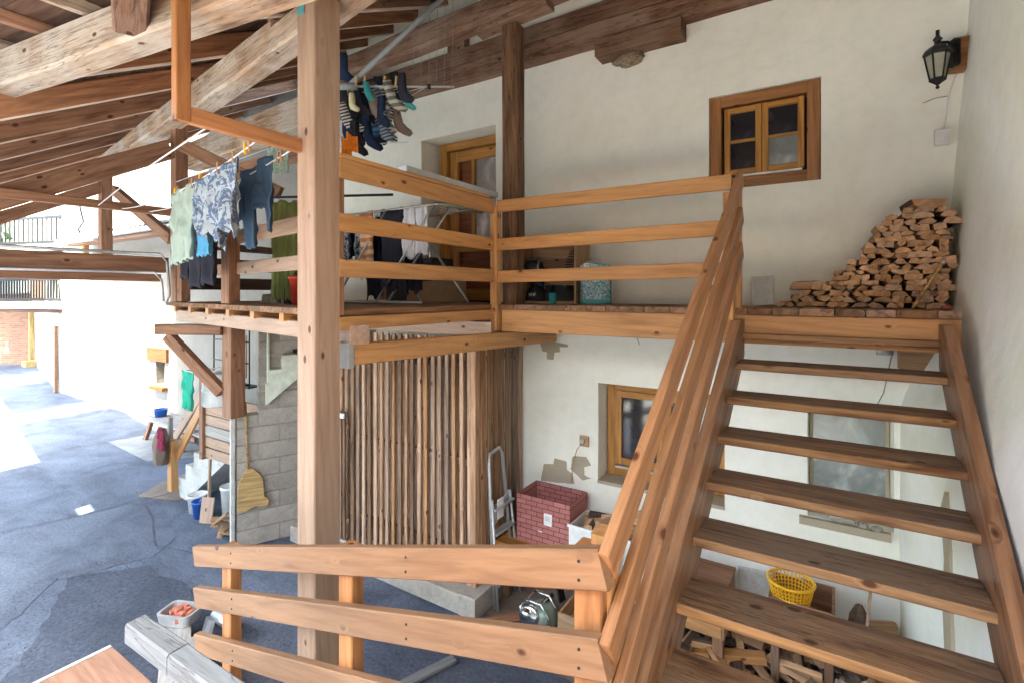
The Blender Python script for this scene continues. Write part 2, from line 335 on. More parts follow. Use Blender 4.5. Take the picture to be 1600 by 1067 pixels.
def wall(name, x0, x1, z0, z1, holes, depth, mat, parent=None, M=None, amp=.012, step=.16, xf=None):
    """front face at y=0 facing -y with real openings and reveals; thickness depth"""
    def cuts(a, b, ex):
        s = {round(a, 4), round(b, 4)} | {round(e, 4) for e in ex if a < e < b}; s = sorted(s); out = []
        for p, q in zip(s, s[1:]):
            n = max(1, int((q - p) / step)); out += [p + (q - p) * i / n for i in range(n)]
        return out + [s[-1]]
    xs = cuts(x0, x1, [h[i] for h in holes for i in (0, 1)]); zs = cuts(z0, z1, [h[i] for h in holes for i in (2, 3)])
    vs, fs, idx = [], [], {}
    def V(x, z, back):
        k = (round(x, 4), round(z, 4), back)
        if k not in idx:
            y = noise.noise(Vector((x * .9, z * .9, 3.3))) * amp * 1.5 + noise.noise(Vector((x * 3.1, z * 3.1, 9))) * amp * .5 if not back else depth
            xx = xf(x, z) if xf else x
            idx[k] = len(vs); vs.append((xx, y, z))
        return idx[k]
    inh = lambda x, z: any(h[0] < x < h[1] and h[2] < z < h[3] for h in holes)
    for i in range(len(xs) - 1):
        for j in range(len(zs) - 1):
            a, b2, c, d = xs[i], xs[i + 1], zs[j], zs[j + 1]
            if inh((a + b2) / 2, (c + d) / 2): continue
            fs.append((V(a, c, 0), V(b2, c, 0), V(b2, d, 0), V(a, d, 0))); fs.append((V(a, c, 1), V(a, d, 1), V(b2, d, 1), V(b2, c, 1)))
            def out(x, z): return inh(x, z) or not (x0 < x < x1 and z0 < z < z1)
            if out(a - .001, (c + d) / 2): fs.append((V(a, c, 0), V(a, d, 0), V(a, d, 1), V(a, c, 1)))
            if out(b2 + .001, (c + d) / 2): fs.append((V(b2, c, 0), V(b2, c, 1), V(b2, d, 1), V(b2, d, 0)))
            if out((a + b2) / 2, c - .001): fs.append((V(a, c, 0), V(a, c, 1), V(b2, c, 1), V(b2, c, 0)))
            if out((a + b2) / 2, d + .001): fs.append((V(a, d, 0), V(b2, d, 0), V(b2, d, 1), V(a, d, 1)))
    return raw(name, vs, fs, mat, parent, M)
def copy_to(o, M, name=None, parent=None):
    c = o.copy(); c.name = name or o.name; return put(c, M, parent)

# ================================================================== GROUND
n = 60
vs = [(-60 + 90 * i / n, -40 + 90 * j / n, 0) for j in range(n + 1) for i in range(n + 1)]
fs = [(j * (n + 1) + i, j * (n + 1) + i + 1, (j + 1) * (n + 1) + i + 1, (j + 1) * (n + 1) + i) for j in range(n) for i in range(n)]
struct(raw('courtyard_ground', vs, fs, 'asphalt', None, Matrix.Translation((0, 0, -3.2))))
struct(sheet('concrete_patch', [(-13.15, 4.46), (-11.02, 4.35), (-10.2, 5.3), (-12.94, 5.5)], -3.192, 'concrete_ground'))
struct(sheet('gravel_patch', [(-7.22 + .06 * math.sin(q * 7), 2.07 + .3 * q / 4) for q in range(3)] + [(-6.76, 2.67), (-6.4, 2.66), (-6.1, 2.74), (-5.6, 2.66), (-5.2, 2.68), (-4.8, 2.5), (-4.6, 2.35), (-4.5, 1.2), (-5.6, 1.1), (-6.1, 1.5), (-6.6, 1.75)], -3.192, 'asphalt_gravel'))
struct(sheet('pale_asphalt_strip', [(-8.1, 1.2), (-9.2, 2.3), (-9.0, 3.2), (-8.4, 3.55), (-7.3, 3.2), (-6.95, 2.8), (-7.3, 2.0), (-6.4, 1.2)], -3.196, 'asphalt_pale'))
struct(sheet('earth_patch', [(-9.6, 4.0), (-9.2, 3.5), (-8.5, 3.75), (-8.5, 4.4)], -3.192, 'earth'))
struct(sheet('wood_dust_floor', [(-3.1, 4.15), (-2.0, 3.75), (.4, 3.7), (.4, 5.0), (-3.1, 5.0)], -3.192, 'earth'))
def seam(pts, wd=.02):
    P = []
    for (a, b) in zip(pts, pts[1:]):
        m = max(2, int((Vector(b) - Vector(a)).length / .12))
        P += [Vector(a).lerp(Vector(b), i / m) for i in range(m)]
    P.append(Vector(pts[-1])); vs, fs = [], []
    for i, p in enumerate(P):
        d = (P[min(i + 1, len(P) - 1)] - P[max(0, i - 1)]).normalized(); q = Vector((-d.y, d.x)); k = wd * (.35 + .65 * abs(noise.noise(Vector((p.x * 5, p.y * 5, 1)))) * 2)
        p = p + q * noise.noise(Vector((p.x * 2.5, p.y * 2.5, 0))) * .05
        vs += [(p.x + q.x * k, p.y + q.y * k, -3.186), (p.x - q.x * k, p.y - q.y * k, -3.186)]
    fs = [(2 * i, 2 * i + 1, 2 * i + 3, 2 * i + 2) for i in range(len(P) - 1)]
    struct(raw('asphalt_crack', vs, fs, 'asphalt_dark'))
struct(sheet('bounce_gravel', [(-30, -24), (14, -24), (14, -1.7), (-9, -1.7), (-12, -2.2), (-30, -2.2)], -3.196, 'pale_gravel'))  # unseen pale ground added to bounce sunlight onto upper wall and roof
seam([(-9.36, 1.98), (-9.1, 2.9), (-8.91, 3.87)], .016); seam([(-8.95, 3.45), (-8.2, 3.3), (-7.2, 2.95), (-6.6, 3.1)], .010); seam([(-7.22, 2.07), (-6.76, 2.67)], .008)
vs, fs = [], []
for i in range(3600):      # grit, pebbles and bits of wood lying about
    if i % 3: x, y = R.uniform(-7.4, -4.0), R.uniform(1.2, 2.8)
    else: x, y = R.uniform(-12, 0), R.uniform(1.2, 4.9)
    q = R.uniform(.002, .006) * (1.8 if R.random() < .03 else 1); a = R.uniform(0, 3); k = len(vs)
    vs += [(x + q * math.cos(a + t_), y + q * math.sin(a + t_), -3.193) for t_ in (0, 2.1, 4.2)] + [(x, y, -3.188 + q * .8)]; fs += [(k, k + 1, k + 3), (k + 1, k + 2, k + 3), (k + 2, k, k + 3)]
o = raw('ground_grit', vs, fs, 'grit'); o['kind'] = 'stuff'; tag(o, 'loose grit and small pebbles scattered over the yard', 'grit')

# ================================================================== HOUSE
house = thing('farmhouse', (-3, 5.05, -3.2), 'white plastered farmhouse behind the timber deck, with dark beam under the roof', 'house')
WY = 5.05
holes = [(-.99, -.08, .97, 1.855), (-4.67, -3.45, -.16, 2.045), (-2.12, -.85, -2.0, -.96), (-.18, .42, -1.92, -.98)]
mw = wall('back_wall', -7.3, .95, -3.3, 4.4, holes, .45, 'plaster', house, Matrix.Translation((0, WY, 0)))
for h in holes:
    box('dark_room_panel', (h[0] - .1, WY + .455, h[2] - .1), (h[1] + .1, WY + .52, h[3] + .1), 'dark_rubber', house)  # black panel paints the unlit room and stops light leaking through
# side wall: leaning, bulging below the deck
def side_x(y, z):
    x = .73 + .065 * z if z > -.15 else .72 - .12 * min(1, (-.15 - z) / .6)
    if z < -.4: x -= .14 * min(1, (-.4 - z) / .5) * max(0, min(1, (y - 4.2) / .5))
    return x + noise.noise(Vector((y * .8, z * .8, 5))) * .03 + noise.noise(Vector((y * 3, z * 3, 5))) * .006
ys = [-2.0 + 7.2 * i / 60 for i in range(61)]; zs = [-3.3 + 7.2 * j / 60 for j in range(61)]
vs = [(side_x(y, z), y, z) for z in zs for y in ys]; fs = [(j * 61 + i, (j + 1) * 61 + i, (j + 1) * 61 + i + 1, j * 61 + i + 1) for j in range(60) for i in range(60)]
o_ = len(vs); vs += [(2.2, -2.0, -3.3), (2.2, 5.2, -3.3), (2.2, 5.2, 3.9), (2.2, -2, 3.9)]
fs += [(o_, o_ + 1, o_ + 2, o_ + 3), tuple([o_ + 3] + [j * 61 for j in range(60, -1, -1)] + [o_])[::-1]]
fs += [tuple([o_ + 3] + [60 * 61 + i for i in range(61)] + [o_ + 2])]
raw('side_wall', vs, fs, 'plaster_side', house, None, True)
# dark two-piece beam along the wall top, corbel and cement patch
beam('wall_beam', (-6.6, WY - .07, 2.72), (.9, WY - .07, 2.72), .17, .20, 'aged_beam', house, rough=.012)
beam('wall_beam', (-6.6, WY - .07, 2.93), (.9, WY - .07, 2.93), .16, .20, 'aged_beam', house, rough=.012)
beam('corbel_block', (-2.07, WY - .10, 2.53), (-1.2, WY - .10, 2.53), .22, .17, 'aged_beam', house, rough=.014)
beam('stair_lintel', (.44, WY - .1, -.50), (.66, WY - .1, -.50), .16, .17, 'crate_wood', house, rough=.006)
prism('bare_patch', [(3.75, -2.2), (3.98, -2.2), (4.06, -1.9), (4.0, -1.62), (4.12, -1.35), (3.98, -1.2), (3.84, -1.5), (3.82, -1.85)], -.01, .03, 'patch_cement', house, Matrix.Translation((.585, 0, 0)) @ Matrix(((0, 1, 0, 0), (1, 0, 0, 0), (0, 0, 1, 0), (0, 0, 0, 1))))
box('stud_block', (-4.12, WY - .11, 3.04), (-3.85, WY, 3.3), 'aged_beam', house)
for poly in ([(-2.82, -2.15), (-2.78, -1.95), (-2.66, -1.93), (-2.64, -1.86), (-2.5, -1.87), (-2.49, -1.96), (-2.42, -1.99), (-2.4, -2.1)], [(-2.44, -1.95), (-2.42, -1.80), (-2.26, -1.78), (-2.2, -1.86), (-2.28, -1.89), (-2.28, -1.98), (-2.2, -2.0), (-2.3, -2.04), (-2.38, -1.98)],
             [(-2.83, -.55), (-2.8, -.66), (-2.74, -.67), (-2.74, -.75), (-2.66, -.75), (-2.65, -.67), (-2.58, -.66), (-2.58, -.6), (-2.48, -.60), (-2.48, -.57), (-2.66, -.55)]):
    pj = []
    for (p, q) in zip(poly, poly[1:] + poly[:1]):
        m_ = max(2, int(math.dist(p, q) / .012)); pj += [(p[0] + (q[0] - p[0]) * i / m_ + R.uniform(-.003, .003), p[1] + (q[1] - p[1]) * i / m_ + R.uniform(-.003, .003)) for i in range(m_)]
    prism('cement_patch', pj, WY - .012, WY + .02, 'patch_cement', house)
# upper window
def bars(name, x0, x1, z0, z1, y0, y1, t, mat, parent, tz=None):
    tz = tz or t; ym = (y0 + y1) / 2; d = y1 - y0
    beam(name, (x0 + t / 2, ym, z0), (x0 + t / 2, ym, z1), t, d, mat, parent, up=(0, 1, 0)); beam(name, (x1 - t / 2, ym, z0), (x1 - t / 2, ym, z1), t, d, mat, parent, up=(0, 1, 0))
    beam(name, (x0 + t, ym, z1 - tz / 2), (x1 - t, ym, z1 - tz / 2), d, tz, mat, parent); beam(name, (x0 + t, ym, z0 + tz / 2), (x1 - t, ym, z0 + tz / 2), d, tz, mat, parent)
wi = box('window', (-.95, WY + .17, 1.0), (-.12, WY + .2, 1.82), 'dark_rubber', house)
bars('frame', -.985, -.085, .975, 1.85, WY + .02, WY + .16, .10, 'window_dark_wood', wi)
for k, (a, b2) in enumerate(((-.862, -.545), (-.541, -.205))):
    bars('sash', a, b2, 1.105, 1.735, WY + .05, WY + .11, .052, 'window_wood', wi)
    beam('glazing_bar', (a + .052, WY + .08, 1.42), (b2 - .052, WY + .08, 1.42), .035, .03, 'window_wood', wi)
    for (p, q) in ((1.157, 1.405), (1.435, 1.683)): box('pane', (a + .052, WY + .075, p), (b2 - .052, WY + .083, q), 'dark_glass' if q > 1.5 or k == 0 else 'grey_glass', wi, .001)
box('sill_strip', (-.75, WY + .03, 1.08), (-.22, WY + .05, 1.1), 'white_plastic', wi)
# lower window
wi = box('window', (-2.08, WY + .32, -1.98), (-.86, WY + .35, -.98), 'dark_rubber', house)
bars('frame', -2.1, -.86, -1.99, -.97, WY + .22, WY + .31, .09, 'window_wood', wi)
bars('sash', -2.005, -1.48, -1.86, -1.06, WY + .20, WY + .26, .07, 'window_wood', wi); bars('sash', -1.475, -.955, -1.86, -1.06, WY + .20, WY + .26, .07, 'window_wood', wi)
box('pane', (-1.935, WY + .235, -1.79), (-1.55, WY + .245, -1.13), 'dark_glass', wi, .001); box('pane', (-1.405, WY + .235, -1.79), (-1.025, WY + .245, -1.13), 'dark_glass', wi, .001)
box('metal_strip', (-1.99, WY + .16, -1.89), (-1.0, WY + .2, -1.865), 'dull_aluminium', wi); box('sill', (-2.12, WY - .02, -2.03), (-.85, WY + .3, -1.995), 'patch_cement', wi)
# right lower window, behind the stairs
wi = box('window', (-.17, WY + .36, -1.9), (.41, WY + .38, -1.0), 'patch_cement', house)
bars('frame', -.175, .415, -1.9, -.99, WY + .3, WY + .355, .03, 'patch_cement', wi)
box('pane', (-.145, WY + .31, -1.87), (.385, WY + .32, -1.02), 'grey_glass', wi, .001); box('sill', (-.24, WY - .05, -1.99), (.4, WY + .3, -1.925), 'patch_cement', wi)
# door
dr = box('door', (-4.5, WY + .40, -.1), (-3.46, WY + .44, 2.0), 'door_panel_wood', house)
bars('frame', -4.58, -3.46, -.1, 2.03, WY + .27, WY + .40, .13, 'window_wood', dr, .1)
bars('leaf_rail', -4.44, -3.55, -.09, 1.92, WY + .33, WY + .385, .13, 'window_wood', dr, .14)
beam('leaf_rail', (-4.30, WY + .36, .62), (-3.7, WY + .36, .62), .05, .13, 'window_wood', dr)
beam('leaf_rail', (-4.05, WY + .36, .7), (-4.05, WY + .36, 1.78), .05, .05, 'window_wood', dr)
box('pane', (-4.02, WY + .375, .69), (-3.68, WY + .385, 1.78), 'milk_glass', dr, .001); lathe('door_handle', [(.012, 0), (.012, .05), (.02, .06), (.02, .1)], (-3.62, WY + .33, .6), 'brass', dr, 8, rx=math.pi / 2)

# ================================================================== ROOF
roof = thing('timber_roof', (-3, 2.5, 2.2), 'open timber roof of brown rafters and boards above the deck', 'roof')
SL = .56
def pur(x): return Vector((x, 2.3 + (x + 2.7) * (3.45 - 2.3) / (-10.6 + 2.7), 0))
D = Vector((-.2, .98, 0))
def RP(x, s, flat=False):
    p = pur(x) + D * s; p.z = 2.25 + SL * s if not flat else 1.74 + (s + 1.2) * .02
    return p
def member(nm, x0, s0, x1, s1, dz, w_, h_, mt, flat=False, pale=False, **k_):
    a, b2 = (FP if flat else RP)(x0, s0), (FP if flat else RP)(x1, s1); a.z += dz; b2.z += dz
    o = beam(nm, a, b2, w_, h_, mt, roof, **k_)
    if pale:      # light from below painted as a paler underside
        o.data.materials.append(MATS['rafter_lit_edge'])
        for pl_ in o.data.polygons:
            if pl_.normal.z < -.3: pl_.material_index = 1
def beamy(x): return 1.07 + (x + 5.95) * .1327
def FP(x, s): return Vector((x, beamy(x) + s, 1.80 + s * .01))
XS = -6.0      # left of this the rafters sweep on down to a low eave, right of it a flatter eave part begins behind the big beam; both lengthened out of view to keep the sun off
def slo(x): return -2.7 if x < -5.5 else max(-1.9, (beamy(x) + .09 - pur(x).y) / .98)
for i, x in enumerate([-2.72 + 1.02 * k for k in range(-10, 5)]):
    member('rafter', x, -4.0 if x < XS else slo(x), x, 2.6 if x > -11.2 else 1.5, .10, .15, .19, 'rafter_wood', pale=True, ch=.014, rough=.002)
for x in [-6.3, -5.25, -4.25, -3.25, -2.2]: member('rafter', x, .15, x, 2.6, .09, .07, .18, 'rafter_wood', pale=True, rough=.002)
UPV = (0, -.49, .87)
for k in range(37):
    s = -3.95 + k * .198
    xl = -12.9 if s < 1.45 else -11.3
    if -2.6 < s < -1.4: xl = -17  # boards lengthened out of view only to shade the yard
    xe = min(2.4, (.98 * s - .053) / .278 - .15)
    segs = [(xl, -9.95), (-9.45, XS)] if 6.5 < k < 7.5 else [(xl, -8.6 + R.uniform(-.3, .3)), (None, max(XS, min(xe, -4.2 + R.uniform(-.3, .3))))]
    if xe > -4.0: segs.append((None, min(xe, -.5)))
    if xe > -.5: segs.append((None, xe))
    px = None
    for (xa, xb) in segs:
        xa = px if xa is None else xa; px = xb
        if xb - xa > .1: member('roof_board', xa + .002, s, xb - .002, s, .215, .19, .024, 'roof_board_wood', up=UPV, ch=.002)
for k in range(15):
    x = -5.8 + k * .57; member('eave_rafter', x, -2.9, x, .05, .045, .05, .085, 'bleached_beam' if k % 2 else 'rafter_wood', True)
for k in range(16):
    for (xa, xb) in ((XS, -2.2), (-2.19, 2.4)): member('roof_board', xa, -2.95 + .2 * k, xb, -2.95 + .2 * k, .10, .193, .022, 'roof_board_wood', True, ch=.002)
def skin(s0, s1, xa, xb, dz, flat=False, xa1=None, xb1=None):
    vs = []
    for s, x0_, x1_ in ((s0, xa, xb), (s1, xa1 or xa, xb1 or xb)):
        for x in (x0_, x1_):
            p = (FP if flat else RP)(x, s); vs.append((p.x, p.y, p.z + dz))
    vs += [(x, y, z + .02) for x, y, z in vs]
    raw('roof_covering', vs, [(0, 1, 3, 2), (4, 6, 7, 5), (0, 4, 5, 1), (2, 3, 7, 6), (0, 2, 6, 4), (1, 5, 7, 3)], 'grey_plastic', roof)
skin(-1.62, .05, XS, -5.85, .235, False, XS, -.01); skin(.05, 1.5, XS, 2.4, .235); skin(-.95, 1.5, -12.9, XS, .235); skin(1.5, 3.2, -11.3, 2.4, .235)
skin(-4.05, -2.63, -12.9, XS, .235); skin(-2.63, -2.48, -17, -9.95, .235); skin(-2.63, -2.48, -9.45, XS, .235); skin(-2.48, -.95, -17, XS, .235)  # the far left wing is unseen, added to shade the yard
skin(-3.06, .3, XS, 2.4, .13, True)
vs = []
for q in range(9):      # boards closing the step between the flat part and the slope
    x = -4.6 + 7.0 * q / 8; y = beamy(x) + .32; zt = 2.25 + SL * (y - pur(x).y) / .98 + .24
    vs += [(x, y, 1.84), (x, y, max(zt, 1.9)), (x, y + .022, 1.84), (x, y + .022, max(zt, 1.9))]
fs = []
for q in range(8): k = 4 * q; fs += [(k, k + 4, k + 5, k + 1), (k + 2, k + 3, k + 7, k + 6), (k, k + 2, k + 6, k + 4), (k + 1, k + 5, k + 7, k + 3)]
raw('closing_board', vs, fs, 'roof_board_wood', roof); skin(-2.6, -.6, -24, -18.6, .2)  # last piece is detached and unseen, added to shade the passage ground
# purlins
beam('purlin', (-12.9, pur(-12.9).y, 2.085), (-3.75, pur(-3.75).y, 2.085), .24, .22, 'bleached_beam', roof, rough=.014, ch=.02)
beam('purlin', (-5.6, pur(-5.6).y - .04, 1.98), (1.2, pur(1.2).y, 2.13), .2, .2, 'bleached_beam', roof, rough=.012, ch=.02)
beam('purlin', (-8.9, 4.15, 1.82), (-5.6, 4.25, 1.9), .16, .15, 'brown_timber', roof, rough=.006)
beam('purlin', (-8.9, 4.15, 2.22), (-5.2, 4.25, 2.47), .26, .40, 'bleached_beam', roof, rough=.02, ch=.02)
beam('purlin', (-5.6, 4.28, 2.84), (1.2, 4.28, 3.02), .2, .26, 'aged_beam', roof, rough=.02, ch=.03)
beam('capital_beam', (-3.14, 4.26, 2.76), (-2.28, 4.26, 2.80), .17, .15, 'aged_beam', roof, rough=.008, ch=.01)
beam('eave_beam', (-5.95, 1.07, 1.66), (-.6, 1.78, 1.62), .20, .26, 'bleached_beam', roof, rough=.010, ch=.02)
beam('tie_beam_end', (-3.50, 1.30, 1.62), (-1.5, .555, 1.68), .17, .2, 'aged_beam', roof, rough=.012, ch=.015)

# ================================================================== POSTS
p = beam('deck_post', (-2.84, 2.10, -3.2), (-2.84, 2.10, 1.92), .18, .20, 'pale_pine', up=(0, 1, 0), ch=.008)
tag(p, 'thick pale square post carrying the roof at the deck corner, left of the slatted fence', 'post')
st = box('sticker', (-2.915, 1.996, 1.79), (-2.85, 1.999, 1.905), 'tape_teal', p)
p = beam('old_post', (-2.72, 4.3, -.11), (-2.72, 4.3, 2.69), .17, .17, 'post_old', up=(0, 1, 0), rough=.008, ch=.012)
tag(p, 'dark cracked old timber post beside the door, standing on the deck', 'post')
FD = Vector((-.984, .18, 0)); P0 = Vector((-2.76, 2.2, 0))
def F(s, z=0, back=0): v = P0 + FD * s + Vector((.18, .984, 0)) * back; v.z = z; return v
a = F(4.02, -.11, .06); p = beam('bracket_post', a, (a.x, a.y, 2.04), .14, .14, 'brown_timber', up=(0, 1, 0), ch=.006)
tag(p, 'brown post at the far left end of the laundry deck, clothes cords beside it', 'post')
a = Vector((-10.6, 3.55, .4)); p = beam('bracket_post', a, (a.x, a.y, 2.03), .16, .16, 'brown_timber', up=(0, 1, 0), ch=.006)
tag(p, 'farther brown post with two slanting braces, in front of the white neighbouring house', 'post')
# slanting principals with their ties
def strut_thing(parts, label):
    t = thing('roof_brace', parts[0][1], label, 'roof brace', 'roof braces at the left posts')
    for nm, a, b2, w_, h_ in parts: beam(nm, a, b2, w_, h_, 'brown_timber', t, ch=.006, rough=.003)
strut_thing([('slanting_beam', (-6.72, 2.88, 1.72), (-6.72, .9, .62), .12, .22), ('tie_beam', (-6.6, 2.86, .95), (-6.6, 1.2, .94), .06, .09)], 'nearer brown slanting roof brace with a thin tie beam, at the left end post')
strut_thing([('slanting_beam', (-10.6, 3.47, 1.80), (-10.6, 1.5, .72), .12, .18), ('brace', (-10.35, 3.6, 1.75), (-8.1, 3.5, .78), .09, .16)], 'farther brown slanting roof brace reaching down to both sides of its post')
t = thing('deck_brace', (-6.2, 3, 1), 'short orange brown brace from the left end post up to the rough beam', 'roof brace')
beam('brace', (-6.62, 2.98, 1.78), (-5.6, 3.6, 1.2), .09, .15, 'brown_timber', t)
# cross beam with conduits at far left
t = thing('conduit_beam', (-6.75, 1.5, .3), 'dark brown horizontal beam with grey conduits along it, left of the deck', 'beam')
beam('beam', (-6.75, 2.86, .33), (-6.75, .0, .33), .12, .18, 'brown_timber', t, rough=.004)
beam('lower_board', (-6.9, 2.86, .18), (-6.9, -.0, .2), .05, .09, 'brown_timber', t)
tube('conduit', [(-6.68, 0, .445), (-6.68, 2.3, .45), (-6.62, 2.75, .45), (-6.58, 2.80, .36), (-6.58, 2.82, -.02), (-6.62, 2.80, -.12)], .018, 'dull_aluminium', t)
tube('conduit', [(-6.67, 0, .225), (-6.67, 2.4, .235), (-6.62, 2.68, .235), (-6.58, 2.74, .15), (-6.58, 2.76, -.1)], .014, 'dull_aluminium', t)
beam('post', (-6.75, -.08, -3.2), (-6.75, -.08, .25), .14, .14, 'brown_timber', t, up=(1, 0, 0))

# ================================================================== DECK
deck = thing('timber_deck', (-2.76, 4.06, -.11), 'raised L-shaped timber deck of rough planks along the white wall', 'deck')
x = -2.76; k = 0
while x < .66:
    wd = R.uniform(.16, .22); x2 = min(x + wd, .665)
    beam('deck_plank', ((x + x2) / 2, 4.02 + R.uniform(-.012, .012), -.135), ((x + x2) / 2, 5.04, -.135), x2 - x - .006, .045, 'deck_edge_wood', deck, ch=.005); x = x2
x = -2.77
while x > -6.85:
    wd = R.uniform(.17, .23); s = (x - wd / 2 - P0.x) / FD.x; y0 = P0.y + .18 * s - .02
    beam('deck_plank', (x - wd / 2, y0 + R.uniform(-.01, .01), -.135), (x - wd / 2, 5.04, -.135), wd - .006, .045, 'deck_edge_wood', deck, ch=.005); x -= wd
beam('edge_beam', (-2.70, 4.10, -.265), (.665, 4.10, -.265), .10, .21, 'fresh_pine', deck)
beam('edge_beam', (-2.79, 2.19, -.205), (-2.79, 4.04, -.205), .10, .09, 'fresh_pine', deck)
beam('bearer', F(-.02, -.285, .14), F(4.1, -.27, .12), .14, .13, 'pale_pine', deck, ch=.008)
beam('bearer', (-5.3, 4.0, -.345), (-2.74, 4.0, -.345), .14, .14, 'pale_pine', deck, ch=.006)
beam('bearer', (-6.6, 4.95, -.26), (.6, 4.95, -.26), .1, .18, 'brown_timber', deck)
for s in [.35 + .62 * q for q in range(7)]:
    a = F(s, -.18, .02); beam('joist', a, (a.x, 4.9, -.18), .06, .09, 'fresh_pine', deck)
for q in range(5): beam('joist', (-2.3 + q * .62, 4.16, -.22), (-2.3 + q * .62, 4.88, -.22), .07, .11, 'brown_timber', deck)
beam('cross_beam', (-2.80, 2.31, -.42), (-2.64, 5.0, -.47), .09, .145, 'fresh_pine', deck)
box('joist_hanger', (-2.862, 2.26, -.51), (-2.742, 2.305, -.335), 'dull_aluminium', deck)
# bracket under the far left corner
t = thing('deck_bracket', (-6.3, 3.2, -1), 'brown bracket with a short post and slanting brace, standing on the block wall', 'bracket')
beam('post', (-6.22, 3.38, -1.52), (-6.22, 3.38, -.36), .20, .18, 'brown_timber', t, up=(0, 1, 0)); beam('arm', (-7.1, 2.92, -.45), (-6.3, 3.3, -.45), .12, .13, 'brown_timber', t)
beam('brace', (-6.98, 2.98, -.53), (-6.34, 3.3, -1.22), .1, .13, 'brown_timber', t)

# ================================================================== DECK RAILINGS
def nails(parent, pts, mat='dark_rubber'):
    pass
t = thing('deck_railing', (-1.6, 4.06, -.1), 'orange pine railing with three boards facing the stairs, in front of the crate', 'railing')
for (za, zb) in ((.90, .88), (.53, .54), (.22, .23)): beam('rail', (-2.73, 4.03, za - .065), (-.63, 4.03, zb - .055), .035, .115, 'fresh_pine', t)
beam('newel_post', (-2.755, 4.03, -.36), (-2.755, 4.03, .83), .075, .09, 'fresh_pine', t, up=(0, 1, 0)); beam('newel_post', (-.61, 4.09, -.2), (-.61, 4.09, .80), .08, .07, 'fresh_pine', t, up=(0, 1, 0))
t = thing('deck_railing', (-2.76, 3.1, -.1), 'orange pine railing with three boards beside the door, grey bar on top', 'railing')
for z, hh in ((.83, .13), (.47, .12), (.165, .12)): beam('rail', (-2.76, 2.19, z), (-2.76, 3.985, z), .035, hh, 'fresh_pine', t)
beam('cap_board', (-2.80, 2.19, .912), (-2.80, 3.9, .912), .13, .03, 'fresh_pine', t); beam('newel_post', (-2.785, 2.215, -.15), (-2.785, 2.215, .90), .04, .06, 'brown_timber', t, up=(0, 1, 0))
t = thing('wing_railing', F(2, 0), 'weathered pine railing behind the hanging laundry, left of the thick post', 'railing')
for z, hh in ((.535, .13), (.235, .115)): beam('rail', F(.2, z, .08), F(2.3, z, .08), .035, hh, 'pale_pine', t)
beam('newel_post', F(2.15, -.1, .03), F(2.15, .62, .03), .14, .11, 'brown_timber', t, up=(0, 1, 0)); beam('newel_post', F(3.72, -.1, .03), F(3.72, .60, .03), .12, .1, 'brown_timber', t, up=(0, 1, 0))
beam('rail', F(2.3, .24, .1), F(3.9, .24, .1), .035, .11, 'brown_timber', t); beam('rail', F(2.3, .54, .1), F(3.9, .54, .1), .035, .11, 'brown_timber', t)
t = thing('far_railing', (-5, 4.6, 0), 'dark brown boarded railing at the back of the laundry deck, seen under the clothes', 'railing')
for z in (.38, .12): beam('rail', (-7.1, 4.95, z), (-6.9, 3.0, z), .03, .16, 'roof_board_wood', t)
beam('rail', (-7.1, 4.95, .62), (-6.9, 3.0, .62), .04, .10, 'roof_board_wood', t)
t = thing('timber_hanger', (-2.76, 1.3, .9), 'orange pine frame hanging from the roof left of the thick post', 'frame')
beam('upright', (-2.90, 1.30, .905), (-2.90, 1.30, 1.80), .058, .073, 'red_pine', t, up=(0, 1, 0)); beam('crossbar', (-2.90, 1.337, .947), (-2.90, 1.999, .947), .05, .088, 'red_pine', t)
# grey lamp bar lying on the railing
t = thing('aluminium_bar', (-2.78, 3.3, .94), 'long grey aluminium profile lying on top of the railing', 'metal bar')
prof = [(-.045, 0), (.045, 0), (.045, .052), (.03, .052), (.03, .045), (-.03, .045), (-.03, .052), (-.045, .052)]
prism('profile', prof, -.62, .62, 'dull_aluminium', t, Matrix.Translation((-2.80, 3.44, .928)))
for y in (2.82, 4.06): box('end_cap', (-2.848, y - .005, .93), (-2.752, y + .005, .985), 'steel', t)

# ================================================================== STAIRCASE
stair = thing('open_staircase', (0, 2.6, -1.7), 'open wooden staircase with brown treads rising to the deck', 'staircase')
run, rise = .284, .1815
SK_ = .0223
for k in range(9):
    y, z = 3.985 - run * k, -.293 - rise * k
    xl = -.546 - SK_ * run * k; xr = .556 - SK_ * run * k
    o = beam('tread', (xl, y + .14, z - .0225), (xr, y + .14, z - .0225), .28, .045, 'stair_wood', stair, ch=.007)
    o.data.materials.append(MATS['tread_top'])
    for pl_ in o.data.polygons:
        if pl_.normal.z > .8: pl_.material_index = 1
sl = rise / run; sdv = Vector((0, 1, sl)).normalized()
def stringer(x, x2):
    y1, y0 = 4.045, 1.36; zn = lambda y: -.293 + (y - 3.985) * sl
    out = [(y0, zn(y0) + .16), (3.86, zn(3.86) + .18), (y1, zn(3.86) + .18), (y1, zn(y1) - .2), (y0, zn(y0) - .31)]
    M, Ln = frame((0, y0, zn(y0) - .05), (0, y1, zn(y1) - .05)); Mi = M.inverted(); m_ = len(out); vs = []
    for xx in (x, x2):
        for (a, b2) in out: v = Mi @ Vector((0, a, b2)); vs.append(v + Mi.to_3x3() @ Vector((xx - (x + x2) / 2 - SK_ * (3.985 - a), 0, 0)))
    fs = [tuple(range(m_)), tuple(range(2 * m_ - 1, m_ - 1, -1))] + [((i + 1) % m_, i, i + m_, (i + 1) % m_ + m_) for i in range(m_)]
    return raw('stringer', vs, fs, 'stair_stringer', stair, Matrix.Translation(((x + x2) / 2, 0, 0)) @ M)
stringer(-.605, -.546); stringer(.556, .61)
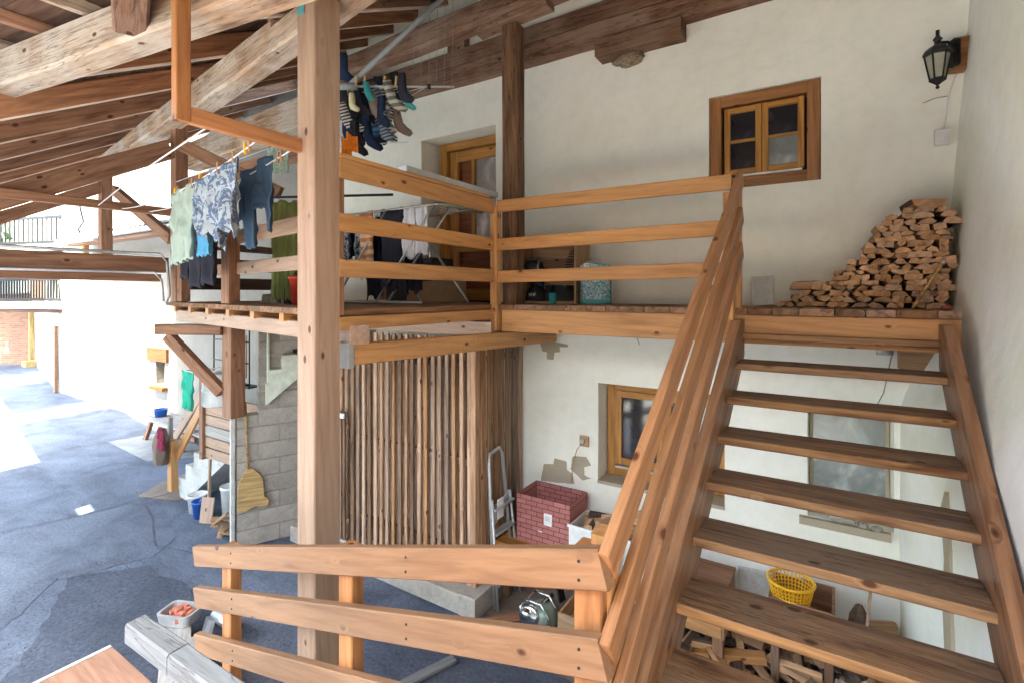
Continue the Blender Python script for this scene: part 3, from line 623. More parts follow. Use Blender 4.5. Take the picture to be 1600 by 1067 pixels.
t = thing('stair_railing', (-.55, 2.6, 0), 'sloping railing of three brown boards on the left side of the staircase', 'railing')
A = Vector((-.60, 1.50, -.79)); B = Vector((-.575, 4.08, .925))
for dz in (0, -.285, -.56):
    a, b2 = A + Vector((0, 0, dz - .07)), B + Vector((0, .0, dz * .95 - .07)); a.y -= dz * .02
    beam('rail', a, b2, .036, .125, 'stair_rail_wood', t, ch=.006)
for yy in (1.62, 3.93):
    f = (yy - A.y) / (B.y - A.y); q = A.lerp(B, f); beam('newel_post', (q.x - .055, yy, q.z - 1.02), (q.x - .055, yy, q.z - .1), .09, .07, 'fresh_pine', t, up=(1, 0, 0))
p = beam('newel_stub', (-.80, 4.0, -.33), (-.80, 4.0, .06), .12, .07, 'fresh_pine', None, up=(1, 0, 0)); tag(p, 'short pine stub post fixed to the deck edge left of the stair top', 'post')

# ================================================================== LANDING
t = thing('landing_railing', (-1.6, 1.3, -1.7), 'descending pine railing of three long boards at the bottom of the photo', 'railing')
RA, RB = Vector((-3.62, 1.72, -1.707)), Vector((-.60, 1.50, -.80))
for k, dz in enumerate((0, -.282, -.60)):
    a = RA + Vector((.01 * k, 0, -.062 + dz * .97)); b2 = RB + Vector((0, -.01, -.062 + dz))
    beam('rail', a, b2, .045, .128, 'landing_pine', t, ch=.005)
    for s_ in (.18, .70, .972):
        q = a.lerp(b2, s_)
        for e in (-.03, .03): lathe('screw', [(.005, 0), (.005, .003)], (q.x, q.y - .024, q.z + e), 'dark_rubber', t, 6, rx=math.pi / 2)
for (x_, w_) in ((-3.25, .10), (-2.0, .10), (-.68, .10)):
    f = (x_ - RA.x) / (RB.x - RA.x); q = RA.lerp(RB, f); beam('newel_post', (x_, q.y + .062, -3.2), (x_, q.y + .062, q.z - .02), w_, .075, 'red_pine', t, up=(0, 1, 0))
land = thing('landing', (-1, 0, -1.7), 'plywood landing with a red brown floor at the lower left corner', 'landing')
beam('floor_panel', (-2.93, -.07, -1.715), (-.1, -.07, -1.715), 2.16, .02, 'plywood', land, ch=.002)
box('edge_strip', (-2.952, -1.1, -1.74), (-2.933, 1.01, -1.702), 'concrete_pale', land); beam('floor_panel', (-.095, -.1, -1.715), (.6, -.1, -1.715), 2.2, .02, 'plywood', land, ch=.002)
beam('joist', (-2.9, .9, -1.80), (.55, .9, -1.80), .08, .14, 'brown_timber', land); beam('joist', (-2.9, -.9, -1.80), (.55, -.9, -1.80), .08, .14, 'brown_timber', land)
for x_, y_ in ((-2.8, -.9), (-2.8, .85), (.5, -.9)): beam('leg', (x_, y_, -3.2), (x_, y_, -1.87), .12, .12, 'brown_timber', land, up=(0, 1, 0))
t = thing('kerb_timber', (-1.5, 1.09, -1.66), 'worn white painted timber kerb along the edge of the plywood landing', 'timber')
beam('timber', (-2.87, 1.085, -1.64), (-2.47, 1.095, -1.64), .095, .10, 'painted_timber', t, ch=.01, rough=.002); beam('timber', (-2.464, 1.095, -1.641), (-.7, 1.14, -1.641), .095, .10, 'painted_timber', t, ch=.01, rough=.002)

# ================================================================== SLATTED FENCE
fen = thing('slat_fence', (-4, 4.1, -3), 'tall brown vertical slat fence enclosing the space under the deck', 'fence')
x = -5.3; i = 0
while x < -3.12:
    beam('slat', (x, 4.10 + R.uniform(-.004, .004), -2.98 + R.uniform(-.02, .01)), (x + R.uniform(-.008, .008), 4.10, -.46), R.uniform(.042, .055), .028, 'slat_wood', fen, up=(0, 1, 0), ch=.003)
    if i % 1 == 0: beam('inner_slat', (x + .052, 4.22, -2.98), (x + .05 + R.uniform(-.01, .01), 4.22, -.5), .048, .025, 'slat_dark', fen, up=(0, 1, 0), ch=.003)
    x += R.uniform(.093, .105); i += 1
for z in (-2.7, -1.75, -.75): beam('cross_rail', (-5.35, 4.16, z), (-3.1, 4.16, z), .05, .07, 'slat_dark', fen)
beam('corner_post', (-3.085, 4.13, -2.98), (-3.085, 4.13, -.45), .08, .08, 'slat_wood', fen, up=(0, 1, 0))
y = 4.23
while y < 5.0:
    wd = R.uniform(.075, .10); beam('slat', (-3.05, y, -2.98), (-3.05 + R.uniform(-.01, .01), y + R.uniform(-.006, .006), -.2 if y > 4.4 else -.46), .028, wd, 'slat_dark', fen, up=(0, 1, 0), ch=.003); y += wd + R.choice((.010, .022, .034))
for z in (-2.6, -1.6, -.7): beam('cross_rail', (-3.10, 4.2, z), (-3.10, 5.0, z), .05, .07, 'slat_dark', fen)
g = thing('slat_gate', (-5.2, 4.02, -3), 'low slatted gate with closer slats beside the thick post', 'gate')
x = -5.75
while x < -4.93: beam('slat', (x, 4.02, -2.96), (x, 4.02, -1.42), .04, .022, 'slat_dark', g, up=(0, 1, 0), ch=.003); x += .066
for z in (-2.75, -1.6): beam('cross_rail', (-5.8, 4.05, z), (-4.92, 4.05, z), .03, .06, 'slat_wood', g)
box('latch_plate', (-5.12, 3.985, -1.50), (-4.93, 4.005, -1.44), 'paper', g); beam('frame_bar', (-5.8, 4.03, -3.0), (-4.92, 4.03, -3.0), .04, .05, 'dull_aluminium', g)
pl = thing('concrete_plinth', (-4, 4.1, -3.1), 'grey concrete plinth under the slat fence', 'plinth')
box('block', (-5.9, 3.93, -3.2), (-3.0, 4.25, -3.0), 'concrete', pl, .012); box('block', (-3.13, 3.925, -3.2), (-2.93, 4.42, -2.985), 'concrete', pl, .012)

# ================================================================== BLOCK WALL
bw = thing('block_wall', (-6.3, 3.43, -3.2), 'grey concrete block wall under the laundry deck, left of the thick post', 'wall')
A = Vector((-6.28, 3.44, 0)); Ud = Vector((.42, .905, 0)).normalized(); Nn = Vector((Ud.y, -Ud.x, 0))
def W(u, z, o=0): v = A + Ud * u + Nn * o; v.z = z; return v
z = -3.2; row = 0
while z < -.3:
    hh = .215; u = -.0 if row % 2 else -.0; first = True
    while u < 2.5:
        wd = .5 if not (first and row % 2) else .25; first = False
        u2 = min(u + wd, 2.5)
        if row >= 8 and u < .25 and False: pass
        top = min(z + hh, -.36); zt = -1.54 if u < .2 else -.36
        if z < zt - .02:
            a, b2 = W(u + .007, (z + min(top, zt)) / 2, -.1 + R.uniform(0, .006)), W(u2 - .007, (z + min(top, zt)) / 2, -.1)
            M, Ln = frame(a, b2); vs, fs = beam_geo(Ln, .2, min(top, zt) - z - .013, .006); raw('block', vs, fs, 'concrete', bw, M)
        u = u2
    z += hh; row += 1
a, b2 = W(.26, -1.79, -.1), W(2.5, -1.79, -.1); M, Ln = frame(a, b2); vs, fs = beam_geo(Ln, .185, 2.8, .002); raw('mortar_bed', vs, fs, 'mortar', bw, M)
a, b2 = W(.01, -2.37, -.1), W(.27, -2.37, -.1); M, Ln = frame(a, b2); vs, fs = beam_geo(Ln, .183, 1.64, .002); raw('mortar_bed', vs, fs, 'mortar', bw, M)
beam('corner_strip', W(-.035, -3.2, -.09), W(-.035, -1.54, -.09), .22, .045, 'concrete_pale', bw, up=Ud)
# pale green stair side on the block wall
poly = [(.33, -1.42), (.33, -1.15), (.37, -1.15), (.37, -.98), (.52, -.98), (.52, -.80), (.75, -.80), (.75, -.62), (1.0, -.62), (1.0, -.40), (1.3, -.40), (1.3, -.62)]
M = Matrix.Translation(A) @ Matrix((Ud, Vector((-Ud.y, Ud.x, 0)), Vector((0, 0, 1)))).transposed().to_4x4()
t = thing('stair_stub', W(.5, -1), 'pale green concrete stair side with steps on the block wall', 'steps')
prism('side', poly, -.10, -.005, 'green_wash', t, M); beam('rail', W(.36, -1.15, .04), W(.36, -.4, .04), .03, .03, 'green_wash', t)
box('debris', W(.70, -.79, .02) - Vector((.09, .03, 0)), W(.70, -.79, .02) + Vector((.09, .03, .05)), 'bag_black', t)
# straw broom
t = thing('straw_broom', W(.12, -1.9, .04), 'yellow straw broom hanging head down on the block wall', 'broom')
tube('handle', [W(.10, -1.36, .04), W(.13, -2.22, .05)], .013, 'straw', t)
prism('head', [(-.03, 0), (.03, 0), (.10, -.07), (.145, -.14), (.16, -.38), (.20, -.40), (.22, -.44), (.20, -.49), (.14, -.50), (.06, -.47), (-.03, -.51), (-.12, -.52), (-.14, -.44), (-.125, -.16), (-.07, -.06)], -.03, .03, 'straw', t, Matrix.Translation(W(.15, -2.2, .05)) @ Matrix.Rotation(math.atan2(Ud.y, Ud.x), 4, 'Z'))

# ================================================================== NEIGHBOURING BUILDINGS
nh = thing('neighbour_house', (-14, 5.8, -3.2), 'sunlit whitewashed neighbouring house with a small arched window and tin canopy', 'house')
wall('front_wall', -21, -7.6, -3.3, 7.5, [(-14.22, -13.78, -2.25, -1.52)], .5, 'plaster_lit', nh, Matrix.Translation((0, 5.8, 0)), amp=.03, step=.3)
wi = box('window', (-14.2, 6.12, -2.25), (-13.8, 6.16, -1.5), 'grey_plastic', nh)
prism('shutter', [(-14.17, -2.22), (-13.83, -2.22), (-13.83, -1.62), (-13.88, -1.52), (-14.0, -1.47), (-14.12, -1.52), (-14.17, -1.62)], 6.02, 6.06, 'dark_rubber', wi)
for q in range(9): box('slat', (-14.16, 6.005, -2.18 + q * .07), (-13.84, 6.018, -2.145 + q * .07), 'grey_plastic', wi, .001)
box('lintel', (-14.62, 5.75, -1.68), (-13.58, 5.90, -1.36), 'far_lintel', nh); box('ledge', (-14.32, 5.68, -2.37), (-13.62, 5.85, -2.29), 'far_lintel', nh)
ang = math.atan2(1.8, -9.6)
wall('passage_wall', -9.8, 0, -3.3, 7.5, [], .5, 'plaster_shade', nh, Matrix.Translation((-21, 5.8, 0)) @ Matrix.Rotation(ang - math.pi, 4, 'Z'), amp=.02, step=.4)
box('corner_board', (-21.14, 5.70, -3.2), (-20.98, 5.78, -1.05), 'brown_timber', nh)
t = thing('tin_canopy', (-15, 5.3, 1.4), 'corrugated grey tin canopy on the white neighbouring wall', 'canopy')
vs, fs = [], []; nn = 120
for i in range(nn + 1):
    x = -18.3 + 5.9 * i / nn; z = math.sin(i * 1.25) * .035
    vs += [(x, 5.1, 1.55 + z), (x, 5.8, 1.72 + z), (x, 5.1, 1.53 + z), (x, 5.8, 1.70 + z)]
for i in range(nn): q = 4 * i; fs += [(q, q + 4, q + 5, q + 1), (q + 2, q + 3, q + 7, q + 6), (q, q + 2, q + 6, q + 4)]
raw('sheet', vs, fs, 'grey_plastic', t); beam('gutter', (-18.4, 5.06, 1.43), (-12.4, 5.06, 1.43), .14, .10, 'dull_aluminium', t, ch=.03); beam('board', (-18.0, 5.3, 1.33), (-12.4, 5.3, 1.33), .3, .06, 'brown_timber', t)
beam('strut', (-17.3, 5.35, 1.3), (-17.3, 5.35, 1.05), .12, .12, 'window_wood', t, up=(0, 1, 0))
tube('wall_cable', [(-16.4, 4.9, 2.9), (-16.9, 5.1, 2.3), (-17.3, 5.3, 1.95), (-18.0, 5.4, 1.8), (-18.1, 5.5, 1.62)], .02, 'dark_rubber', t, 6)
for (nm_, z0, z1, lab) in (('balcony', -.42, .44, 'lower far balcony with dark close balusters above the brick passage wall'), ('balcony', 1.45, 2.45, 'upper far balcony with dark thin balusters beside the white house')):
    t = thing(nm_, (-22.3, 5.5, z0), lab, 'balcony', 'far balconies'); pA, pB = Vector((-20.75, 5.86, 0)), Vector((-24.6, 4.75, 0)); dd = pB - pA
    pa = pA.copy(); pb = pB.copy(); pa.z = pb.z = z0; beam('slab', pa - Vector((.0, -.5, 0)), pb - Vector((0, -.5, 0)), 1.2, .2, 'concrete_pale', t); pa.z = pb.z = z0 - .15; beam('fascia', pa, pb, .1, .14, 'roof_board_wood', t)
    for zz in (z0 + .2, z1): pa.z = pb.z = zz; beam('rail', pa, pb, .07, .09, 'dark_rubber', t)
    nb = 30 if z0 < 0 else 18
    for q in range(nb):
        c = pA + dd * ((q + .5) / nb); beam('baluster', (c.x, c.y, z0 + .2), (c.x, c.y, z1), .06 if z0 < 0 else .045, .04, 'dark_rubber', t, up=(0, 1, 0))
t = thing('brick_wall', (-31, 7.3, -3.2), 'reddish brick wall closing the passage under the far balcony', 'wall')
M, Ln = frame((-30.2, 7.75, -1.6), (-35.5, 4.6, -1.6)); vs, fs = beam_geo(Ln, .3, 3.4, .01); raw('masonry', vs, fs, 'far_brick', t, M)
beam('post', (-30.0, 7.35, -3.2), (-30.0, 7.35, -.2), .16, .16, 'straw', t, up=(0, 1, 0)); beam('top_slab', (-30.0, 7.5, .2), (-35.8, 4.2, .2), 1.5, .5, 'plaster_shade', t); box('stone_step', (-29.9, 7.0, -3.2), (-29.3, 7.4, -2.95), 'straw', t)
# house behind the balconies and the trees left of it
t = thing('far_house', (-30, 9, -3.2), 'pale far house behind the balconies at the left edge', 'house')
M, Ln = frame((-24.6, 7.2, 3), (-36, 5.2, 3)); vs, fs = beam_geo(Ln, .4, 6, .02); 
raw('wall', vs, fs, 'plaster_shade', t, M)
for z in (1.0, -.0): beam('door', (-26.5 - z, 6.55, z + .2), (-25.6 - z, 6.7, z + .2), .1, 1.2, 'brown_timber', t)
def tree(loc, h, r, n, label):
    t = thing('tree', loc, label, 'tree'); x, y, z = loc
    tube('trunk', [(x, y, z), (x + .1, y, z + h * .4), (x, y + .2, z + h * .85)], .22, 'bark', t, 8, .05)
    for q in range(5):
        a = q * 1.3; tube('limb', [(x, y, z + h * (.35 + .08 * q)), (x + r * .6 * math.cos(a), y + r * .6 * math.sin(a), z + h * (.55 + .08 * q))], .08, 'bark', t, 6, .02)
    vs, fs = [], []
    for i in range(n):
        d = Vector((R.gauss(0, 1), R.gauss(0, 1), R.gauss(0, 1))).normalized() * r * R.uniform(.3, 1) * (1 + .35 * noise.noise(Vector((i * .37, 0, 0))))
        c = Vector((x, y, z + h * .68)) + Vector((d.x, d.y, d.z * 1.15)); e1 = Vector((R.gauss(0, 1), R.gauss(0, 1), R.gauss(0, 1))).normalized() * .16; e2 = e1.cross(Vector((R.gauss(0, 1), R.gauss(0, 1), 1))).normalized() * .09
        k = len(vs); vs += [c - e1, c + e2, c + e1, c - e2]; fs.append((k, k + 1, k + 2, k + 3))
    o = raw('crown', vs, fs, 'leaves', t); o['kind'] = 'stuff'
tree((-29, 3.6, -3.2), 8.2, 2.6, 6000, 'green leafy tree beyond the far balconies at the left edge')

t = thing('added_barn', (-3, -12, -3.2), 'unseen pale plastered building added across the yard to block low sky', 'added_barn')  # unseen building added behind the viewer to cut low sky light
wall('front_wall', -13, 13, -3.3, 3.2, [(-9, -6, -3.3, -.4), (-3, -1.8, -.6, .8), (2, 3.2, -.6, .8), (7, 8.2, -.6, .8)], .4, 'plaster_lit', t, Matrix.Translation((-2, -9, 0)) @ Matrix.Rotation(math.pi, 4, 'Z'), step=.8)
box('body', (-15, -15, -3.25), (11, -9.5, 3.1), 'brown_timber', t)
prism('roof', [(-15.6, 2.9), (-8.3, 2.9), (-12, 5.4)], -15.4, 11.4, 'brown_timber', t, Matrix(((0, 1, 0, 0), (1, 0, 0, 0), (0, 0, 1, 0), (0, 0, 0, 1))))

# ================================================================== YARD THINGS (left)
t = thing('yard_steps', (-8.5, 4.2, -3.2), 'grey concrete steps in the yard left of the block wall', 'steps')
prof = [(-8.62, -3.2), (-8.42, -3.2), (-7.1, -2.38), (-7.1, -2.0), (-7.55, -2.0), (-7.55, -2.2), (-7.8, -2.2), (-7.8, -2.42), (-8.05, -2.42), (-8.05, -2.65), (-8.3, -2.65), (-8.3, -2.9), (-8.62, -2.9)]
prism('flight', [(x - (.15 if z > -3 else 0), z) for x, z in prof], 3.85, 4.7, 'concrete_pale', t)
t = thing('yard_parapet', (-7.5, 3.85, -2.2), 'pale boarded parapet of the yard steps with a dark strip', 'parapet')
for q, z in enumerate((-2.32, -2.16, -1.84, -1.69, -1.54)): beam('board', (-7.72, 3.8, z), (-6.35, 3.8, z - .0), .03, .14, 'pale_pine', t)
beam('strip', (-7.72, 3.8, -2.0), (-6.35, 3.8, -2.0), .035, .15, 'grey_plank', t); beam('post', (-7.78, 3.79, -2.42), (-7.78, 3.79, -1.15), .09, .09, 'brown_timber', t, up=(0, 1, 0))
t = thing('yard_handrail', (-8.6, 3.8, -2.5), 'two slanting pine handrail boards above the yard steps', 'handrail')
beam('board', (-9.55, 4.1, -2.62), (-8.05, 4.05, -1.28), .04, .14, 'pale_pine', t); beam('board', (-8.7, 3.85, -2.55), (-7.75, 3.8, -1.55), .04, .14, 'fresh_pine', t)
beam('post', (-8.75, 3.8, -3.1), (-8.75, 3.8, -2.3), .13, .1, 'fresh_pine', t, up=(0, 1, 0)); beam('post', (-8.9, 3.83, -3.1), (-8.9, 3.83, -1.98), .06, .06, 'grey_plank', t, up=(0, 1, 0))
def hang(name, A, B, lens, mat, parent=None, fold=.02, nf=5, nu=36, nv=26, flare=0, seed=0, th=.006, wob=.02, front=(0, -1)):
    """cloth hung from A-B; lens(u) gives the drop at each place"""
    A, B = Vector(A), Vector(B); d = B - A; nrm = Vector((d.y, -d.x, 0)).normalized(); vs, fs = [], []
    for side in (0, 1):
        for i in range(nu + 1):
            u = i / nu; Lh = lens(u) * (1 + wob * math.sin(i * 2.1 + seed))
            for j in range(nv + 1):
                v = j / nv; uu = .5 + (u - .5) * (1 + flare * v)
                p = A + d * uu - Vector((0, 0, 1)) * (Lh * v + .015 * math.sin(u * nf * 3.3 + seed) * (1 - v))
                off = fold * (.35 + .65 * v) * (math.sin(u * nf * 2 * math.pi + seed + v * 1.1) + .35 * math.sin(u * nf * 5.3 * math.pi + v * 3 + seed * 2)) + .03 * min(1, Lh / .4) * noise.noise(Vector((u * 3, v * 4, seed))) + .012 * noise.noise(Vector((u * 9, v * 12, seed)))
                edge = th if 0 < i < nu and j < nv else th * .3
                vs.append(p + nrm * (off + (edge if side == 0 else -edge)))
    W_ = nv + 1; S = (nu + 1) * W_
    for i in range(nu):
        for j in range(nv):
            q = i * W_ + j; fs.append((q, q + 1, q + W_ + 1, q + W_)); fs.append((S + q, S + q + W_, S + q + W_ + 1, S + q + 1))
    for i in range(nu):
        q = i * W_; fs.append((q, q + W_, S + q + W_, S + q)); q += nv; fs.append((q, S + q, S + q + W_, q + W_))
    for j in range(nv): fs.append((j, S + j, S + j + 1, j + 1)); q = nu * W_ + j; fs.append((q, q + 1, S + q + 1, S + q))
    c = (A + B) / 2; c.z -= lens(.5) * .5; vs = [v - c for v in vs]
    return raw(name, vs, fs, mat, parent, Matrix.Translation(c), True)
def rect(L_): return lambda u: L_
def legs(L_, gap=.12, crotch=.3): return lambda u: L_ * (crotch if abs(u - .5) < gap / 2 else (1 - .06 * abs(math.sin(u * 9))))
tag(hang('green_towel', (-7.30, 3.3, -1.02), (-6.95, 3.25, -1.02), rect(.50), 'cloth_green', fold=.02, nf=3), 'bright green towel hanging in the yard left of the block wall', 'towel')
tube_ = tube('towel_line', [(-7.75, 3.75, -1.2), (-7.3, 3.3, -1.02), (-6.95, 3.25, -1.02), (-6.35, 3.4, -.9)], .008, 'cord'); tag(tube_, 'thin cord holding the green towel', 'cord')
lathe('drum', [(.20, 0), (.21, .02), (.205, .2), (.215, .21), (.205, .22), (.20, .42), (.21, .44)], (-6.98, 3.6, -1.5), 'white_plastic', n=18)
tag(bpy.data.objects['drum'], 'whitish ribbed drum behind the green towel', 'drum')
t = thing('yard_jacket', (-8.72, 3.7, -2.4), 'grey jacket and wine red cloth hung over the yard post', 'jacket')
vs, fs = [], []
for i in range(13):
    for j in range(16):
        th_ = 2 * math.pi * j / 16; z = i / 12; r_ = (.07 + .065 * math.sin(z * 2.6)) * (1 + .25 * math.sin(j * 2.3 + z * 4)); vs.append((r_ * math.cos(th_), r_ * .7 * math.sin(th_), -.55 * z))
for i in range(12):
    for j in range(16): fs.append((i * 16 + j, (i + 1) * 16 + j, (i + 1) * 16 + (j + 1) % 16, i * 16 + (j + 1) % 16))
raw('jacket', vs, fs, 'cloth_brown', t, Matrix.Translation((-8.85, 3.68, -2.12)), True); hang('scarf', (-8.8, 3.62, -2.1), (-8.6, 3.6, -2.1), rect(.3), 'cloth_wine', t)
t = thing('yard_bench', (-12, 5.2, -3.2), 'long wooden picnic table in front of the sunlit white wall', 'table')
for q in range(3): beam('plank', (-12.95, 5.0 + q * .2, -2.72), (-10.6, 4.95 + q * .2, -2.72), .18, .05, 'grey_plank', t)
for x in (-12.6, -11.0):
    for y in (4.95, 5.45): beam('leg', (x - .05, y, -3.2), (x + .05, y + (.1 if y < 5 else -.1), -2.74), .10, .07, 'brown_timber', t, up=(0, 1, 0))
beam('brace', (-12.6, 5.2, -3.0), (-11.0, 5.2, -3.0), .05, .1, 'brown_timber', t)
t = thing('garden_bench_back', (-10.5, 5.4, -2.5), 'dark bench with four thin slanting back slats behind the handrail', 'bench')
for q in range(4): beam('slat', (-11.3 + q * -.06, 5.45, -1.96 - q * .19), (-9.4, 5.2, -2.12 - q * .19), .03, .055, 'grey_plank', t)
for x, y in ((-11.0, 5.45), (-9.6, 5.26)): beam('leg', (x, y + .04, -3.2), (x, y + .04, -1.9), .05, .05, 'grey_plank', t, up=(0, 1, 0))
for q in range(3): beam('seat_slat', (-11.2, 5.28 - q * .12, -2.75), (-9.4, 5.08 - q * .12, -2.75), .1, .03, 'grey_plank', t)
def bucket(loc, r, h, mat, label, wire=True):
    t = thing('bucket', loc, label, 'bucket'); lathe('body', [(r * .8, 0), (r * .98, h * .9), (r * 1.06, h * .91), (r * 1.06, h), (r * .98, h), (r * .93, h * .97), (r * .77, .02)], loc, mat, t)
    if wire: tube('handle', [(loc[0] + r * 1.07 * math.cos(a), loc[1] - .02 - r * .3 * math.sin(a), loc[2] + h * .86 - r * 1.1 * math.sin(a)) for a in [math.pi * q / 10 for q in range(11)]], .005, 'steel', t, 5)
bucket((-7.86, 3.74, -3.2), .13, .26, 'white_plastic', 'white bucket beside the foot of the concrete yard steps'); bucket((-7.62, 3.68, -3.2), .12, .24, 'blue_plastic', 'blue bucket in front of the white bucket by the yard steps'); bucket((-7.20, 3.86, -3.2), .12, .48, 'white_plastic', 'tall whitish bucket stack close to the block wall corner')
bucket((-12.4, 5.15, -2.69), .13, .16, 'blue_plastic', 'small blue tub standing on the picnic table', False)
t = thing('snow_shovel', (-7.3, 3.5, -3.2), 'wooden shovel with a pale board blade leaning by the buckets', 'shovel')
beam('handle', (-7.42, 3.70, -2.35), (-7.38, 3.66, -3.0), .035, .035, 'pale_pine', t); beam('blade', (-7.38, 3.66, -2.86), (-7.34, 3.60, -3.19), .22, .02, 'pale_pine', t, up=(.3, -1, 0)); 
t = thing('wood_scraps', (-6.6, 3.3, -3.2), 'small pile of pale wood scraps at the block wall corner', 'scraps')
for q in range(8): c = Vector((-6.66 + R.uniform(-.12, .12), 3.50 + R.uniform(-.08, .1), -3.15 + q * .035)); d = Vector((R.uniform(-1, 1), R.uniform(-1, 1), R.uniform(-.1, 1.0))).normalized() * .14; beam('scrap', c - d, c + d, .06, .03, 'crate_wood', t)
t = thing('wire_shelf', (-9.5, 5.0, -.9), 'black wire shelf with rust brown bars behind the bracket brace', 'shelf')
for z in (-1.5, -1.15, -.8, -.5): tube('bar', [(-9.1, 4.6, z), (-8.0, 4.6, z)], .012, 'black_iron', t, 5)
for x in (-9.1, -8.75, -8.4, -8.0): tube('bar', [(x, 4.6, -1.5), (x, 4.6, -.5)], .012, 'black_iron', t, 5)
for q in range(5): beam('rod', (-8.7 + q * .13, 4.65, -1.4), (-8.6 + q * .12, 4.62, -.7), .03, .02, 'brown_timber', t)
beam('bracket', (-9.15, 4.62, -1.52), (-7.9, 4.62, -1.52), .2, .03, 'black_iron', t)
# rubbish by the landing
t = thing('trough', (-5.3, 2.2, -3.2), 'grey mortar trough holding red clay bits beside the kerb timber', 'trough')
def rr(w_, d_, k=5):
    return [(sx * (w_ / 2 - .05) + .05 * math.cos(a), sy * (d_ / 2 - .05) + .05 * math.sin(a)) for sx, sy, a0 in ((1, 1, 0), (-1, 1, 90), (-1, -1, 180), (1, -1, 270)) for a in [math.radians(a0 + 90 * q / k) for q in range(k + 1)]]
def tray(name, loc, w_, d_, h_, mat, parent, rz=0, wl_=.02):
    o_, i_ = rr(w_, d_), rr(w_ - 2 * wl_, d_ - 2 * wl_); n_ = len(o_); vs = [(x * .9, y * .9, 0) for x, y in o_] + [(x, y, h_) for x, y in o_] + [(x, y, h_) for x, y in i_] + [(x * .9, y * .9, .02) for x, y in i_]; fs = [tuple(range(n_ - 1, -1, -1)), tuple(3 * n_ + q for q in range(n_))]
    for l in range(3): fs += [(l * n_ + q, l * n_ + (q + 1) % n_, (l + 1) * n_ + (q + 1) % n_, (l + 1) * n_ + q) for q in range(n_)]
    return raw(name, vs, fs, mat, parent, Matrix.Translation(loc) @ Matrix.Rotation(rz, 4, 'Z'))
tray('body', (-5.14, 2.30, -3.05), .34, .24, .10, 'dull_aluminium', t, .4)
for q in range(14): c = Vector((-5.14 + R.uniform(-.10, .10), 2.30 + R.uniform(-.07, .07), -2.99 + R.uniform(0, .02))); box('clay_bit', c - Vector((.028, .022, .02)), c + Vector((.028, .022, .02)), 'clay_red', t, .006, R.uniform(0, 3))
for (a, b2, w_, h_, mt, lab) in (((-5.25, 2.32, -3.12), (-3.9, 1.7, -2.9), .22, .05, 'grey_plank', 'wide grey board lying under the mortar trough'), ((-4.95, 2.48, -3.08), (-3.8, 1.8, -2.75), .09, .07, 'painted_timber', 'white painted batten beside the wide grey board'),
                             ((-4.62, 2.18, -3.0), (-3.8, 1.7, -2.75), .12, .10, 'grey_plank', 'pale blue grey beam end beside the kerb timber')):
    tag(beam('loose_board', a, b2, w_, h_, mt), lab, 'board')
t = thing('steel_pipe', (-4.85, 2.5, -3), 'short shiny steel pipe with an open end near the rail post', 'pipe'); tube('pipe', [(-4.85, 2.47, -3.0), (-4.45, 2.45, -2.97)], .055, 'steel', t, 14); tube('painted_bore', [(-4.451, 2.45, -2.97), (-4.443, 2.45, -2.97)], .047, 'dark_rubber', t, 14)  # black disc paints the dark of the hollow end

# ================================================================== LAUNDRY
def cordline(pts, label, r=.006): return tag(tube('clothes_line', pts, r, 'cord', n=5), label, 'clothes line', 'clothes lines')
cordline([(-2.90, 1.43, .91), (-4.5, 1.7, .90), (-6.62, 2.15, .93)], 'steepest pale clothes line, tied to the hanging frame nearest the camera')
def C2(u): a, b2 = Vector((-2.90, 1.74, .935)), Vector((-6.62, 2.36, .93)); p = a.lerp(b2, u); p.z -= .10 * 4 * u * (1 - u); return p
def C3(u): a, b2 = Vector((-2.95, 1.99, .935)), Vector((-6.62, 2.62, .93)); p = a.lerp(b2, u); p.z -= .08 * 4 * u * (1 - u); return p
cordline([C2(q / 16) for q in range(17)], 'middle clothes line that carries the printed shirt'); cordline([C3(q / 16) for q in range(17)], 'clothes line nearest the thick post, behind the printed shirt')
def xu(f, px):      # place along a line where it is seen at picture column px
    best = min(range(401), key=lambda q: abs(785 * ((f(q / 400).x * math.cos(math.radians(32.5)) + f(q / 400).y * math.sin(math.radians(32.5))) / (-f(q / 400).x * math.sin(math.radians(32.5)) + f(q / 400).y * math.cos(math.radians(32.5)))) + 800 - px)); return best / 400
def onl(f, p0, p1, dz=0): a, b2 = f(xu(f, p0)), f(xu(f, p1)); a.z += dz; b2.z += dz; return a, b2
a, b2 = onl(C2, 271, 302); tag(hang('hanging_towel', a, b2, lambda u: .60 - .03 * u, 'cloth_sage', fold=.02, nf=4), 'pale sage green cloth at the left end of the laundry', 'cloth')
a, b2 = onl(C2, 301, 318); tag(hang('hanging_sleeve', a + Vector((0, .05, 0)), b2 + Vector((0, .05, 0)), lambda u: .56, 'cloth_sky', fold=.02, nf=2), 'sky blue shirt between the sage cloth and the printed shirt', 'shirt')
a, b2 = onl(C2, 309, 369); tag(hang('printed_shirt', a, b2, lambda u: .36 + .16 * math.sin(u * 2.6) * (1 if u > .2 else .8) - .05 * math.cos(u * 17), 'cloth_print', fold=.035, nf=3, flare=.05, wob=.05), 'white shirt with a dark blue print on the middle clothes line', 'shirt')
a, b2 = onl(C3, 379, 426, .05); tag(hang('denim_trousers', a, b2, lambda u: .38 if u < .16 else (.60 if u < .52 else (.34 if u < .74 else .52)), 'cloth_denim', fold=.03, nf=2, nu=34), 'blue denim trousers hung on the line left of the thick post', 'trousers')
